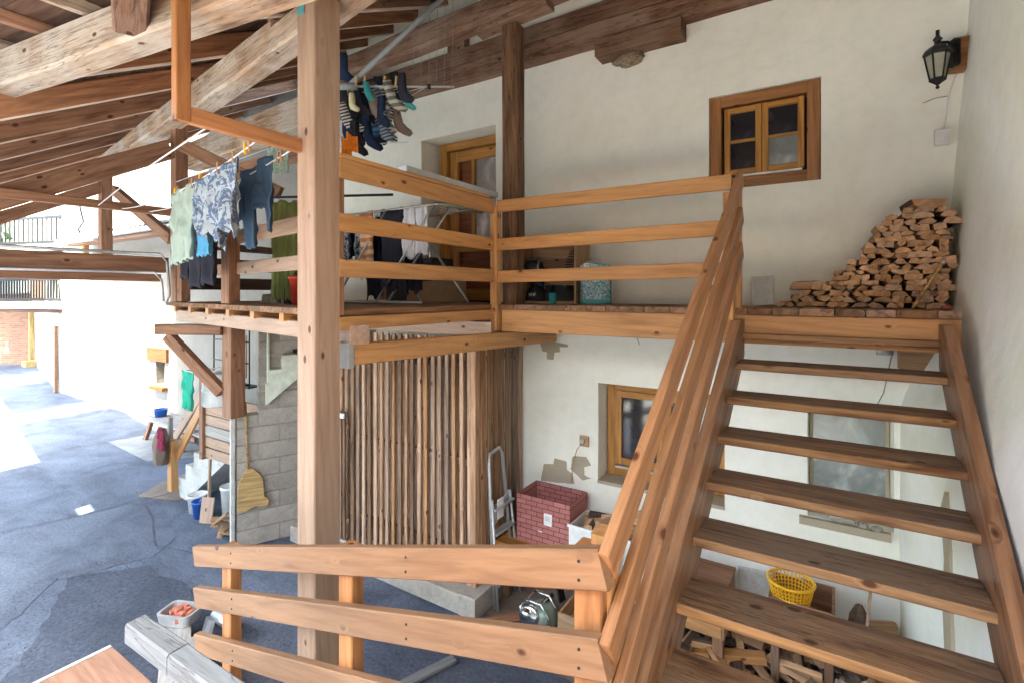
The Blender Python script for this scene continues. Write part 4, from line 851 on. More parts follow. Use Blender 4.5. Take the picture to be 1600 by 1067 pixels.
for (p0, p1, L_, lab) in ((286, 297, .72, 'left black stocking, thinnest of the three under the sage cloth'), (299, 317, .80, 'middle black trouser leg of the dark clothes under the blue shirt'), (318, 337, .78, 'right black trouser leg under the printed shirt')):
    a, b2 = onl(C3, p0, p1, .0); tag(hang('dark_stocking', a, b2, rect(L_), 'cloth_black', fold=.015, nf=1, nu=8, th=.02), lab, 'trousers', 'dark clothes behind the sage cloth')
a, b2 = Vector((-4.25, 2.62, 1.29)), Vector((-4.05, 2.68, 1.28)); cordline([(-2.9, 2.98, 1.22), (-4.05, 2.68, 1.28), (-4.25, 2.62, 1.29), (-6.6, 2.9, 1.32)], 'high thin clothes line carrying the pale mint cloth', .004); tag(hang('mint_cloth', a, b2, rect(.22), 'cloth_mint'), 'pale mint cloth just left of the thick post top rail', 'cloth')
tag(hang('olive_skirt', (-4.72, 2.96, .92), (-4.44, 3.06, .90), rect(.98), 'cloth_olive', fold=.035, nf=4), 'olive green long skirt hanging just left of the thick post', 'skirt')
tag(tube('hanger_rod', [(-5.0, 2.8, .95), (-3.4, 3.3, .90)], .012, 'dark_rubber'), 'dark rod from which the olive skirt hangs', 'rod')
k = 0
for f, ps in ((C2, (273, 278, 300, 312, 340, 364, 383, 390, 412, 426)), (C3, (434, 440))):
    for px in ps:
        p = f(xu(f, px)); tag(beam('clothes_peg', p + Vector((0, 0, -.03)), p + Vector((R.uniform(-.01, .01), 0, .045)), .014, .02, 'crate_wood' if k % 3 else 'yellow_plastic', up=(0, 1, 0)), 'small wooden clothes peg clipped on a line above the laundry', 'clothes peg', 'clothes pegs'); k += 1
# rotary dryer with socks
HB = Vector((-3.24, 2.67, 1.64)); RE = Vector((-2.55, 3.12, 1.64)); dd = (RE - HB)
t = thing('rotary_dryer', HB, 'grey tilted rotary dryer hanging under the roof, full of socks', 'clothes dryer')
tube('pole', [HB, (-2.5, 3.1, 2.42)], .022, 'grey_plastic', t); tube('hub', [HB + dd * -.12, HB + dd * .08], .03, 'grey_plastic', t, 12)
tube('arm', [HB, RE + dd * .02], .009, 'dull_aluminium', t); tube('arm', [HB, HB + Vector((-.75, .42, .02))], .012, 'white_plastic', t); tube('arm', [HB, HB + Vector((-.3, .75, .0))], .012, 'white_plastic', t); tube('knob', [RE - dd * .24, RE - dd * .21], .022, 'dark_rubber', t)
for q in range(6):
    f_ = .62 + q * .075; p = HB + dd * f_; tube('string', [p, p + Vector((.0, 0.02, .9 + .02 * q))], .0016, 'grey_plastic', t, 4)
for q in range(3): f_ = .35 + q * .2; tube('string', [HB + dd * f_, HB + Vector((-.75, .42, .02)) * f_], .0035, 'cord', t, 4); tube('string', [HB + dd * f_, HB + Vector((-.3, .75, 0)) * f_], .0035, 'cord', t, 4)
cr = Vector((math.cos(math.radians(32.5)), math.sin(math.radians(32.5)), 0))
def sock(loc, mat, label, rz=0, tilt=0, sc_=1, name='sock'):
    out = [(-.045, 0), (.045, 0), (.05, -.12), (.055, -.20), (.10, -.25), (.15, -.29), (.16, -.33), (.12, -.355), (.05, -.33), (-.02, -.29), (-.05, -.22), (-.052, -.12)]
    n_ = len(out); cx = sum(p[0] for p in out) / n_; cz = sum(p[1] for p in out) / n_; vs = []
    for y, k_ in ((-.022, .72), (-.012, 1), (.012, 1), (.022, .72)): vs += [((cx + (x - cx) * k_) * sc_, y * .7, (cz + (z - cz) * (k_ if k_ == 1 else .9)) * sc_) for x, z in out]
    fs = [tuple(range(n_)), tuple(range(4 * n_ - 1, 3 * n_ - 1, -1))]
    for l in range(3): fs += [(l * n_ + i, (l + 1) * n_ + i, (l + 1) * n_ + (i + 1) % n_, l * n_ + (i + 1) % n_) for i in range(n_)]
    o = raw(name, vs, fs, mat, None, Matrix.Translation(loc) @ Matrix.Rotation(rz, 4, 'Z') @ Matrix.Rotation(tilt, 4, 'Y'), True)
    return tag(o, label, 'sock', 'socks on the rotary dryer')
def at(px, v, d=4.0):
    t_ = (px - 800) / 785; return Vector(((-.5373 + .8434 * t_) * d, (.8434 + .5373 * t_) * d, (458 - v) * d / 785))
SK = [(537, 175, 'sock_stripe', 'black and cream striped sock right beside the thick post', .5), (548, 165, 'cloth_black', 'black sock behind the cream one near the dryer hub', .2), (560, 185, 'sock_blue', 'left one of the blue banded socks', .6), (571, 180, 'sock_blue', 'right one of the blue banded socks', .3),
      (553, 160, 'cloth_cream', 'small cream yellow sock above the blue banded ones', .1), (585, 145, 'sock_grey', 'left grey striped sock below the dryer arm', .7), (597, 150, 'sock_stripe', 'grey and white striped sock in the middle of the dryer', .3), (592, 178, 'sock_grey', 'low grey striped sock hanging under the others', .2),
      (608, 140, 'sock_beige', 'beige sock with dark bands', .5), (607, 172, 'sock_beige', 'lower beige sock with a dark toe', -.2), (620, 178, 'cloth_brown', 'brownish sock hanging lowest on the right', .4), (619, 128, 'cloth_black', 'left one of the two tall black socks on the right', .2),
      (631, 130, 'cloth_black', 'right one of the two tall black socks', .1), (575, 200, 'cloth_navy', 'navy sock lowest in the bundle', .3), (545, 190, 'cloth_navy', 'navy sock behind the blue banded ones', 0), (540, 98, 'cloth_navy', 'dark sock pegged above the dryer hub', 0), (575, 142, 'cloth_teal', 'small teal sock at the top of the dryer', .4), (640, 155, 'cloth_teal', 'small dark green sock farthest right', 0), (560, 150, 'cloth_black', 'black sock hidden high behind the blue banded pair', .2), (588, 190, 'cloth_black', 'black sock low in the middle of the sock bundle', .1), (600, 165, 'cloth_navy', 'navy sock between the grey striped ones', -.1), (538, 150, 'cloth_black', 'black sock touching the thick post edge', .2), (566, 195, 'cloth_black', 'black sock under the blue banded pair', -.2), (550, 178, 'cloth_black', 'black cloth sock at mid height beside the post', 0), (602, 190, 'sock_grey', 'grey striped sock at the bottom of the bundle', .1), (612, 186, 'sock_stripe', 'small striped sock lowest at the right', -.3), (594, 135, 'cloth_black', 'black sock behind the top grey one', .3), (572, 160, 'cloth_navy', 'navy sock folded high in the bundle', .2), (558, 205, 'cloth_black', 'black ragged sock just above the orange cloth', 0), (583, 160, 'cloth_brown', 'brown sock in the centre of the bundle', .5)]
for i, (px, v, mt, lab, tl) in enumerate(SK):
    sock(at(px - 4, v - 14, 3.95 + (i % 4) * .06), mt, lab, math.radians(32.5) + R.uniform(-.9, .9), -tl * .6, .72 if i not in (4, 16, 17) else .45)
for px in (556, 569, 600, 618): p = at(px, 128, 3.97); tag(beam('clothes_peg', p - Vector((0, 0, .035)), p + Vector((.01, 0, .04)), .014, .02, 'straw', up=(0, 1, 0)), 'straw coloured peg on the rotary dryer arm', 'clothes peg', 'pegs on the rotary dryer')
a = at(533, 214, 3.5); tag(hang('orange_cloth', a, at(549, 218, 3.55), rect(.13), 'cloth_orange', fold=.01, nf=1), 'vivid orange cloth right of the thick post on the rail', 'cloth'); tag(hang('peach_cloth', at(541, 206, 3.6), at(559, 214, 3.65), rect(.12), 'cloth_orange', fold=.01, nf=1), 'lighter orange cloth behind the vivid orange one', 'cloth')
# folding drying rack
t = thing('drying_rack', (-4, 3.8, -.1), 'folding metal drying rack loaded with clothes behind the side railing', 'drying rack')
X0, X1, Y0, Y1, ZT = -4.40, -2.98, 3.45, 3.95, .80
tube('frame', [(X0, Y0, ZT), (X1, Y0, ZT), (X1, Y1, ZT), (X0, Y1, ZT)], .011, 'steel', t, 6, cyc=True)
for q in range(5): y = Y0 + .08 + q * .085; tube('wire', [(X0, y, ZT), (X1, y, ZT)], .004, 'steel', t, 4)
for x in (X0 + .35, X1 - .45):
    tube('leg', [(x - .35, Y0, -.09), (x + .4, Y0, ZT)], .011, 'steel', t, 6); tube('leg', [(x + .4, Y1, -.09), (x - .35, Y1, ZT)], .011, 'steel', t, 6); tube('foot', [(x - .38, Y0 - .02, -.09), (x - .38, Y1, -.09)], .011, 'steel', t, 6)
tube('foot', [(X0, Y0, -.09), (X1 - .2, Y0, -.09)], .011, 'steel', t, 6); tube('wing', [(X1, Y0, ZT), (X1 + .12, Y0 + .02, ZT - .02), (X1 + .12, Y1, ZT - .02)], .014, 'engine_green', t, 6); tube('leg', [(X1 + .08, Y0 + .1, ZT), (X1 - .75, Y0 + .1, -.09)], .011, 'steel', t, 6)
for i, (x, wd, L_, mt, lab, nf, y) in enumerate([(-4.38, .18, .62, 'cloth_navy_print', 'navy cloth with pale flecks at the post end of the drying rack', 2, 0), (-4.20, .2, .5, 'cloth_navy_print', 'dark flecked shirt next to the orange striped towel', 2, 1), (-4.02, .18, .58, 'cloth_orange_stripe', 'orange and cream striped towel on the drying rack', 1, 0),
        (-3.84, .10, .72, 'cloth_denim', 'narrow blue jeans leg right of the striped towel', 1, 2), (-3.74, .30, .80, 'cloth_black', 'black shirt hanging on the drying rack', 2, 0), (-3.62, .18, .84, 'cloth_black', 'black leggings behind the black shirt', 2, 3), (-3.43, .15, .50, 'cloth_white', 'left one of the two white tops on the drying rack', 2, 0),
        (-3.26, .14, .46, 'cloth_white', 'right one of the two white tops on the drying rack', 2, 0), (-4.3, .12, .66, 'cloth_teal', 'teal cloth low under the flecked clothes', 1, 3), (-3.95, .3, .62, 'cloth_navy', 'navy trousers behind the striped towel', 2, 4), (-4.40, .30, .45, 'cloth_black', 'black top bunched at the left end of the drying rack', 3, 2), (-4.10, .26, .75, 'cloth_navy', 'long dark navy skirt low behind the rack legs', 2, 3), (-4.30, .22, .9, 'cloth_black', 'black trousers reaching nearly to the deck behind the rack', 2, 4)]):
    y_ = Y0 + .02 + y * .085; tag(hang('rack_garment', (x, y_, ZT + .005), (x + wd, y_, ZT + .005), (lambda L_: lambda u: L_ * (1 - .08 * abs(math.sin(u * 5))))(L_), mt, fold=.025, nf=nf, nu=14, nv=12, seed=i, th=.014), lab, 'garment', 'clothes on the drying rack')
bucket((-4.35, 3.05, -.11), .14, .27, 'red_plastic', 'red bucket on the deck right behind the thick post', False)
t = thing('storage_box', (-4, 4.6, -.1), 'cardboard box under the drying rack', 'box'); box('body', (-4.35, 4.45, -.11), (-3.75, 4.85, .14), 'cardboard', t)
t = thing('black_box', (-4, 4.7, .3), 'dark box behind the drying rack with a grey framed top', 'box'); box('body', (-4.75, 4.5, -.11), (-4.0, 4.9, .42), 'bag_black', t); bars('rim', -4.5, -4.02, .36, .6, 4.5, 4.53, .02, 'steel', t)
t = thing('wall_panel', (-4.75, 4.98, .2), 'brown boarded panel leaning on the wall left of the door recess', 'panel')
for q in range(4): beam('board', (-5.3 + q * .16, 4.96, -.1), (-5.3 + q * .16, 5.0, .75), .155, .03, 'brown_timber', t, up=(0, 1, 0))
# things at the far left of the deck
for x, y, r_, h_, mt, lab in ((-5.05, 3.1, .06, .10, 'lamp_glass', 'short glass jar in front of the far deck railing'), (-4.82, 3.05, .05, .085, 'lamp_glass', 'squat glass jar beside the dark bottle')):
    tag(lathe('jar', [(r_, 0), (r_, h_ * .75), (r_ * .8, h_ * .85), (r_ * .8, h_)], (x, y, -.11), mt, n=14), lab, 'jar')
tag(lathe('bottle', [(.035, 0), (.037, .02), (.037, .16), (.014, .22), (.014, .28)], (-4.62, 3.05, -.11), 'bag_black', n=12), 'dark bottle standing beside the glass jars', 'bottle')

# ================================================================== THINGS ON THE DECK
t = thing('wooden_crate', (-2.48, 4.6, -.11), 'upright open pine crate on the deck holding shoes and a cap', 'crate')
cx0, cx1, cy0, cy1, cz0, cz1 = -2.83, -2.13, 4.52, 4.84, -.11, .56
for x in (cx0 + .012, cx1 - .012): beam('side', (x, (cy0 + cy1) / 2, cz0), (x, (cy0 + cy1) / 2, cz1), .024, cy1 - cy0, 'crate_wood', t, up=(0, 1, 0), ch=.002)
for z in (cz0 + .012, cz1 - .012): beam('board', (cx0 + .025, (cy0 + cy1) / 2, z), (cx1 - .025, (cy0 + cy1) / 2, z), cy1 - cy0, .024, 'crate_wood', t, ch=.002)
for q in range(4): z = cz0 + .085 + q * .158; beam('back_slat', (cx0, cy1 + .008, z), (cx1, cy1 + .008, z), .014, .15, 'crate_wood', t, ch=.002)
beam('shelf', (cx0 + .025, cy0 + .16, .20), (cx1 - .025, cy0 + .16, .20), .30, .02, 'crate_wood', t, ch=.002)
def blob(name, c, r, mat, label, cat, amp=.3, seed=0, parent=None):
    vs, fs = [], []; n1, n2 = 12, 18
    for i in range(n1 + 1):
        for j in range(n2):
            a, b2 = math.pi * i / n1, 2 * math.pi * j / n2; d = Vector((math.sin(a) * math.cos(b2), math.sin(a) * math.sin(b2), math.cos(a))); k_ = 1 + amp * noise.noise(d * 2.3 + Vector((seed, 0, 0)))
            vs.append((d.x * r[0] * k_, d.y * r[1] * k_, d.z * r[2] * k_))
    for i in range(n1):
        for j in range(n2): fs.append((i * n2 + j, (i + 1) * n2 + j, (i + 1) * n2 + (j + 1) % n2, i * n2 + (j + 1) % n2))
    o = raw(name, vs, fs, mat, parent, Matrix.Translation(c), True)
    return tag(o, label, cat) if label else o
t = thing('helmet', (-2.69, 4.62, .2), 'dark ribbed cycling helmet on the left of the crate shelf', 'helmet'); blob('shell', (-2.68, 4.64, .27), (.11, .11, .08), 'bag_black', None, None, .1, 1, t)
for q in range(6): a = -.09 + q * .036; tube('rib', [(-2.68 + a, 4.54 + .02 * abs(q - 2.5) * .6, .22), (-2.68 + a, 4.57, .31 - .01 * abs(q - 2.5)), (-2.68 + a * .7, 4.66, .36)], .012, 'grey_plastic', t, 6)
t = thing('brush', (-2.22, 4.7, .2), 'dark comb like brush at the right of the crate shelf', 'brush')
box('back', (-2.20, 4.60, .21), (-2.165, 4.8, .45), 'bag_black', t)
for q in range(8): box('bristle', (-2.20 - .11 + q * .010, 4.6, .225 + q * .027), (-2.20, 4.62, .236 + q * .027), 'bag_black', t, .001)
t = thing('cap', (-2.68, 4.6, -.1), 'black cap with white lettering at the lower left of the crate', 'cap'); blob('crown', (-2.66, 4.66, -.06), (.12, .10, .14), 'bag_black', None, None, .08, 4, t); beam('brim', (-2.77, 4.55, -.08), (-2.56, 4.55, -.08), .10, .015, 'bag_black', t, ch=.006)
tc = bpy.data.curves.new('cap_lettering', 'FONT'); tc.body = 'VHF'; tc.size = .05; tc.extrude = .001; tc.align_x = 'CENTER'; to = bpy.data.objects.new('tmp_text', tc); sc.collection.objects.link(to); bpy.context.view_layer.update()
me = bpy.data.meshes.new_from_object(to); bpy.data.objects.remove(to); me.materials.clear(); me.materials.append(MATS['paper']); put(bpy.data.objects.new('lettering', me), Matrix.Translation((-2.65, 4.553, -.035)) @ Matrix.Rotation(math.pi / 2, 4, 'X'), t)
def shoe(loc, rz, label):
    t = thing('shoe', loc, label, 'shoe', 'shoes in the crate'); Mx = Matrix.Translation(loc) @ Matrix.Rotation(rz, 4, 'Z')
    out = [(-.11, 0), (.13, 0), (.14, .03), (.11, .07), (.02, .10), (-.02, .15), (-.10, .155), (-.12, .08)]
    prism('upper', out, -.04, .04, 'dark_rubber', t, Mx); prism('sole', [(-.115, -.012), (.145, -.012), (.145, .008), (-.115, .008)], -.044, .044, 'bag_black', t, Mx)
shoe((-2.44, 4.66, -.075), 1.4, 'black shoe standing upright between the cap and the blue glass'); shoe((-2.30, 4.64, -.075), .5, 'black shoe at the right of the crate floor'); shoe((-2.24, 4.74, -.075), -.4, 'black shoe at the back right corner of the crate')
tag(lathe('glass_candle', [(.035, 0), (.042, .11), (.038, .11), (.032, .01)], (-2.38, 4.50, -.11), 'cloth_teal', n=14), 'small teal glass in front of the shoes', 'glass')
blob('net_bag', (-2.66, 4.7, .12), (.07, .06, .09), 'cloth_black', 'dark net bag hanging inside the crate above the cap', 'bag', .5, 3)
t = thing('printed_tin', (-1.95, 4.55, -.11), 'large round tin with a faded blue print beside the crate', 'tin')
lathe('body', [(.148, 0), (.15, .01), (.15, .37), (.154, .38), (.148, .385)], (-1.955, 4.6, -.11), 'tin_print', t, 28); lathe('base_band', [(.1515, 0), (.1515, .045)], (-1.955, 4.6, -.108), 'tape_teal', t, 28); tube('handle', [(-2.08, 4.52, .26), (-1.97, 4.45, .30), (-1.86, 4.52, .30)], .006, 'steel', t, 5); box('label', (-2.02, 4.455, .255), (-1.93, 4.462, .285), 'paper', t)
t = thing('leaning_sheet', (-.5, 4.9, -.1), 'small pale grey panel leaning on the wall left of the firewood', 'panel')
beam('panel', (-.50, 4.86, -.11), (-.52, 4.99, .145), .165, .02, 'concrete_pale', t, up=(0, 1, 0), ch=.004); beam('edge', (-.585, 4.85, -.105), (-.605, 4.98, .145), .012, .024, 'white_plastic', t, up=(0, 1, 0)); 
# firewood stack
def log_mesh(poly, L_, seed):
    n_ = len(poly); rr_ = random.Random(seed); vs = []; segs = 3
    dx, dz = rr_.uniform(-.012, .012), rr_.uniform(-.006, .006)
    for s in range(segs + 1):
        k_ = 1 - .05 * rr_.random()
        for x, z in poly: vs.append((x * k_ + dx * s / segs + rr_.uniform(-.002, .002), -L_ / 2 + L_ * s / segs + (rr_.uniform(-.006, .006) if s in (0, segs) else 0), z * k_ + dz * s / segs + rr_.uniform(-.002, .002)))
    fs = [tuple(range(n_)), tuple(range((segs + 1) * n_ - 1, segs * n_ - 1, -1))]; mi = [0, 0]
    barkside = rr_.random() < .8; b0 = rr_.randrange(n_)
    for s in range(segs):
        for i in range(n_): fs.append((s * n_ + i, (s + 1) * n_ + i, (s + 1) * n_ + (i + 1) % n_, s * n_ + (i + 1) % n_)); mi.append(1 if barkside and (i - b0) % n_ < n_ // 2 else 0)
    return vs, fs, mi
FW = []
def firewood(loc, wd, hh, L_, rz, seed, label, group, tilt=0, kind=None):
    rr_ = random.Random(seed); k_ = kind or rr_.choice(('wedge', 'wedge', 'half', 'quad', 'quad', 'round'))
    a, b2 = wd / 2, hh / 2; j = lambda s: rr_.uniform(-s, s)
    if k_ == 'wedge': poly = [(-a, -b2 + j(.1) * hh), (a * .6, -b2), (a, -b2 * .1), (a * .3, b2), (-a * .5, b2 * .3)]
    elif k_ == 'half': poly = [(-a, -b2)] + [(-a * math.cos(t_), -b2 + 2 * b2 * math.sin(t_)) for t_ in (.5, 1, 1.57, 2.1, 2.7)] + [(a, -b2)]
    elif k_ == 'round': poly = [(a * math.cos(t_) * (1 + j(.1)), b2 * math.sin(t_) * (1 + j(.1))) for t_ in [2 * math.pi * q / 9 for q in range(9)]]
    else: poly = [(-a, -b2 * (1 - rr_.random() * .3)), (a * (1 - rr_.random() * .1), -b2), (a, b2 * (.5 + rr_.random() * .5)), (0, b2 * 1.02), (-a * (.75 + rr_.random() * .25), b2 * .9)]
    if rr_.random() < .5 and k_ != 'round': poly = [(-x, z) for x, z in poly][::-1]
    if rr_.random() < .35: poly = [(-x, -z) for x, z in poly]
    vs, fs, mi = log_mesh(poly, L_, seed)
    vs = [(y, -x, z) for x, y, z in vs]            # grain runs along local x
    o = raw('firewood_log', vs, fs, None, None, Matrix.Translation(loc) @ Matrix.Rotation(rz + math.pi / 2, 4, 'Z') @ Matrix.Rotation(tilt, 4, 'X'), mats=['split_log', 'bark'], mi=mi)
    FW.append((o, k_, rr_.random(), group, Vector(loc), label)); return tag(o, label, 'firewood log', group)
prof = [(-.36, .04), (-.27, .09), (-.12, .14), (.0, .22), (.05, .27), (.13, .37), (.2, .47), (.28, .58), (.38, .68), (.5, .74), (.62, .72), (.71, .66)]
def ph(x):
    for (xa, za), (xb, zb) in zip(prof, prof[1:]):
        if xa <= x <= xb: return za + (zb - za) * (x - xa) / (xb - xa)
    return .04
z = -.108; row = 0; seed = 100; GL = 'split firewood log in the tall stack on the deck by the right wall'
while z < .66:
    hh = R.uniform(.034, .050); x = -.37 + R.uniform(0, .05)
    while x < .67:
        wd = R.choice((R.uniform(.05, .08), R.uniform(.07, .125)))
        if ph(x + wd / 2) >= z + .11 + hh * .55:
            h1 = hh * R.uniform(.9, 1.08); seed += 1
            firewood((x + wd / 2, 4.72 + R.uniform(-.035, .035), z + hh / 2), wd * 1.0, h1 * 1.05, .34, R.uniform(-.12, .12), seed, GL, 'firewood stack on the deck', R.uniform(-.12, .12))
        x += wd * .985
    z += hh * .93; row += 1
firewood((.56, 4.72, .625), .21, .075, .34, .1, 7, 'broad bark covered log lying on top of the firewood stack', 'firewood stack on the deck', .05, 'half')
firewood((-.17, 4.70, .06), .12, .075, .34, .5, 9, 'thick bark covered log on the low left end of the firewood stack', 'firewood stack on the deck', .1, 'half')
t = thing('wooden_stick', (.56, 4.5, 0), 'thin pale stick leaning on the firewood stack', 'stick'); tube('shaft', [(.47, 4.42, -.105), (.64, 4.52, .20)], .010, 'straw', t, 8, .012); tube('tip', [(.64, 4.52, .20), (.655, 4.53, .23)], .013, 'dull_aluminium', t, 8)
blob('deck_stone', (.62, 4.2, -.095), (.03, .025, .02), 'planter_red', 'small reddish stone on the deck edge by the right wall', 'stone', .3, 8)

blob('swallow_nest', (-1.76, WY - .05, 2.40), (.16, .08, .065), 'nest_mud', 'rough mud and straw bird nest stuck under the dark corbel block', 'nest', .45, 11)

# ================================================================== THINGS ON THE WALLS
t = thing('wall_lantern', (.67, 4.85, 1.7), 'black iron wall lantern on a brown wooden block in the corner', 'lantern')
lx, ly = .655, 4.80
hexr = lambda r0, z0, r1, z1, nm, mt, **k_: lathe(nm, [(r0, z0), (r1, z1)], (lx, ly, 0), mt, t, 6, smooth=False, **k_)
lathe('cap', [(.085, 1.745), (.09, 1.76), (.075, 1.79), (.045, 1.815), (.02, 1.825), (.02, 1.85), (.03, 1.865), (.012, 1.89), (.012, 1.93)], (lx, ly, 0), 'black_iron', t, 6, smooth=False)
lathe('pane', [(.040, 1.565), (.072, 1.745)], (lx, ly, 0), 'lamp_glass', t, 6, smooth=False)
for q in range(6): a = math.pi / 3 * q; tube('bar', [(lx + .044 * math.cos(a), ly + .044 * math.sin(a), 1.56), (lx + .078 * math.cos(a), ly + .078 * math.sin(a), 1.75)], .006, 'black_iron', t, 5)
lathe('base', [(.006, 1.50), (.014, 1.51), (.006, 1.525), (.03, 1.545), (.052, 1.56), (.052, 1.575)], (lx, ly, 0), 'black_iron', t, 6, smooth=False)
tube('bracket', [(lx, ly, 1.84), (lx + .06, ly + .04, 1.845), (lx + .11, ly + .10, 1.83)], .010, 'black_iron', t, 6); tube('scroll', [(lx + .04, ly + .03, 1.84), (lx + .06, ly + .05, 1.80), (lx + .10, ly + .09, 1.78), (lx + .11, ly + .1, 1.70)], .009, 'black_iron', t, 6)
box('back_plate', (lx + .095, ly + .075, 1.68), (lx + .125, ly + .15, 1.88), 'black_iron', t, .01, .6); box('wood_block', (lx + .10, ly + .12, 1.66), (lx + .19, ly + .235, 1.90), 'window_dark_wood', t, .015, .2)
t = thing('light_switch', (.73, 5.0, 1.2), 'white surface mounted switch box on the wall under the lantern', 'switch'); box('box', (.665, 4.99, 1.13), (.755, 5.04, 1.25), 'paper', t, .008); box('rocker', (.69, 4.982, 1.16), (.715, 4.99, 1.22), 'white_plastic', t, .002); tube('conduit', [(.72, 5.02, 1.25), (.745, 5.015, 1.48), (.775, 5.02, 1.60), (.80, 5.02, 1.68)], .006, 'white_plastic', t, 5); tube('loose_wire', [(.745, 5.015, 1.5), (.66, 4.99, 1.49), (.60, 5.03, 1.48)], .003, 'grey_plastic', t, 4)
t = thing('wall_socket', (-2.27, 5.04, -1.6), 'beige wall socket with a plug and hanging cable beside the lower window', 'socket'); box('plate', (-2.32, 5.01, -1.66), (-2.22, 5.04, -1.55), 'crate_wood', t, .006); lathe('plug', [(.028, 0), (.028, .03), (.012, .05)], (-2.28, 5.01, -1.60), 'concrete_pale', t, 12, rx=math.pi / 2); tube('cable', [(-2.28, 4.98, -1.62), (-2.34, 4.98, -1.70), (-2.40, 5.0, -1.88), (-2.41, 5.0, -2.05)], .005, 'straw', t, 5)
t = thing('junction_box', (.36, 4.98, -.45), 'grey round junction box beside the stair lintel under the deck', 'junction box'); tube('body', [(.30, 4.98, -.46), (.41, 4.98, -.46)], .035, 'dull_aluminium', t, 12); tube('wire', [(.40, 5.0, -.5), (.35, 5.02, -.8), (.31, 5.03, -.9)], .004, 'grey_plastic', t, 4)
t = thing('loose_cable_end', (-1.65, 5.0, -.5), 'tiny wire end poking out of the wall under the deck beam', 'cable'); tube('wire', [(-1.66, 5.03, -.42), (-1.67, 4.99, -.47), (-1.64, 4.98, -.52)], .004, 'grey_plastic', t, 4)
for (a, b2, r_, lab) in (((-.02, 4.98, -1.88), (.16, 5.0, -1.86), .035, 'grey stone lying on the left of the low window sill'), ((.17, 5.0, -1.89), (.25, 5.02, -1.89), .025, 'pale stone chip in the middle of the low window sill'), ((.27, 5.0, -1.90), (.35, 5.0, -1.90), .02, 'small flat stone at the right of the low window sill')):
    m_ = (Vector(a) + Vector(b2)) / 2; blob('sill_stone', m_, ((b2[0] - a[0]) / 2, .04, r_), 'stone' if 'grey' in lab else 'concrete', lab, 'stone', .35, m_.x * 9)

# ================================================================== THINGS UNDER THE DECK
t = thing('low_platform', (-2, 4.7, -2.7), 'low yellowish wooden platform under the red storage box', 'platform')
for q in range(4): beam('board', (-3.0, 4.46 + q * .15, -2.625), (-1.15, 4.46 + q * .15, -2.625), .145, .03, 'window_wood', t)
beam('front_board', (-3.0, 4.40, -2.70), (-1.15, 4.40, -2.70), .025, .12, 'window_wood', t)
for x in (-2.9, -1.25): beam('leg', (x, 4.46, -3.2), (x, 4.46, -2.64), .07, .07, 'aged_beam', t, up=(0, 1, 0)); beam('leg', (x, 4.92, -3.2), (x, 4.92, -2.64), .07, .07, 'aged_beam', t, up=(0, 1, 0))
t = thing('brick_print_box', (-2.5, 4.8, -2.6), 'open fabric storage box printed with red bricks and a white label', 'storage box')
bx0, bx1, by0, by1, bz0, bz1 = -2.82, -2.2, 4.52, 4.94, -2.605, -2.11
box('front_panel', (bx0, by0, bz0), (bx1, by0 + .012, bz1), 'brick_print', t, .002); box('back_panel', (bx0, by1 - .012, bz0), (bx1, by1, bz1), 'brick_print', t, .002)
box('side_panel', (bx0, by0 + .012, bz0), (bx0 + .012, by1 - .012, bz1), 'brick_print_side', t, .002); box('side_panel', (bx1 - .012, by0 + .012, bz0), (bx1, by1 - .012, bz1), 'brick_print_side', t, .002); box('bottom', (bx0 + .012, by0 + .012, bz0), (bx1 - .012, by1 - .012, bz0 + .012), 'brick_print', t, .002)
o = box('label', (-2.49, by0 - .004, -2.37), (-2.40, by0 - .001, -2.25), 'paper', t, .001)
for q in range(4): box('print_line', (-2.48, by0 - .0055, -2.275 - q * .014), (-2.48 + R.uniform(.05, .07), by0 - .0045, -2.271 - q * .014), 'grey_plastic', o, .0005)
box('handle_slot', (-2.56, by0 - .003, -2.455), (-2.51, by0 - .0005, -2.445), 'paper', t, .001)
t = thing('white_tub', (-1.9, 4.7, -2.6), 'white plastic tub full of firewood under the lower window', 'tub')
def hollow(x0, x1, y0, y1, z0, z1, mat, parent, th=.012, fl=0, nm=('front_panel', 'back_panel', 'side_panel', 'side_panel', 'bottom')):
    box(nm[0], (x0, y0, z0), (x1, y0 + th, z1), mat, parent, .002); box(nm[1], (x0, y1 - th, z0), (x1, y1, z1), mat, parent, .002); box(nm[2], (x0, y0 + th, z0), (x0 + th, y1 - th, z1), mat, parent, .002); box(nm[3], (x1 - th, y0 + th, z0), (x1, y1 - th, z1), mat, parent, .002); box(nm[4], (x0 + th, y0 + th, z0), (x1 - th, y1 - th, z0 + th), mat, parent, .002)
hollow(-2.17, -1.42, 4.44, 4.86, -2.605, -2.26, 'white_plastic', t); box('lip', (-2.18, 4.425, -2.275), (-1.41, 4.44, -2.25), 'paper', t, .002)
t = thing('cardboard_sheet', (-1.9, 4.4, -2.5), 'brown cardboard sheet leaning on the white tub', 'cardboard'); beam('sheet', (-1.80, 4.30, -2.66), (-1.74, 4.42, -2.28), .28, .012, 'cardboard', t, up=(0, 1, 0))
LB = 'firewood chunk piled in the white tub under the window'
for i in range(20):
    x = -2.1 + R.uniform(0, .62); y = 4.53 + R.uniform(0, .25); firewood((x, y, -2.36 + R.uniform(0, .16) + .1 * (x + 2.1)), R.uniform(.08, .12), R.uniform(.06, .09), R.uniform(.2, .3), R.uniform(-1.6, 1.6), 900 + i, LB, 'firewood in the white tub', R.uniform(-.7, .7))
box('brick', (-1.90, 4.44, -2.27), (-1.76, 4.53, -2.20), 'clay_red', None, .008, -.2); tag(bpy.data.objects['brick'], 'red brick lying on the firewood in the white tub', 'brick')
t = thing('step_ladder', (-2.9, 4.3, -3.2), 'folded aluminium step ladder leaning on the slat fence', 'ladder')
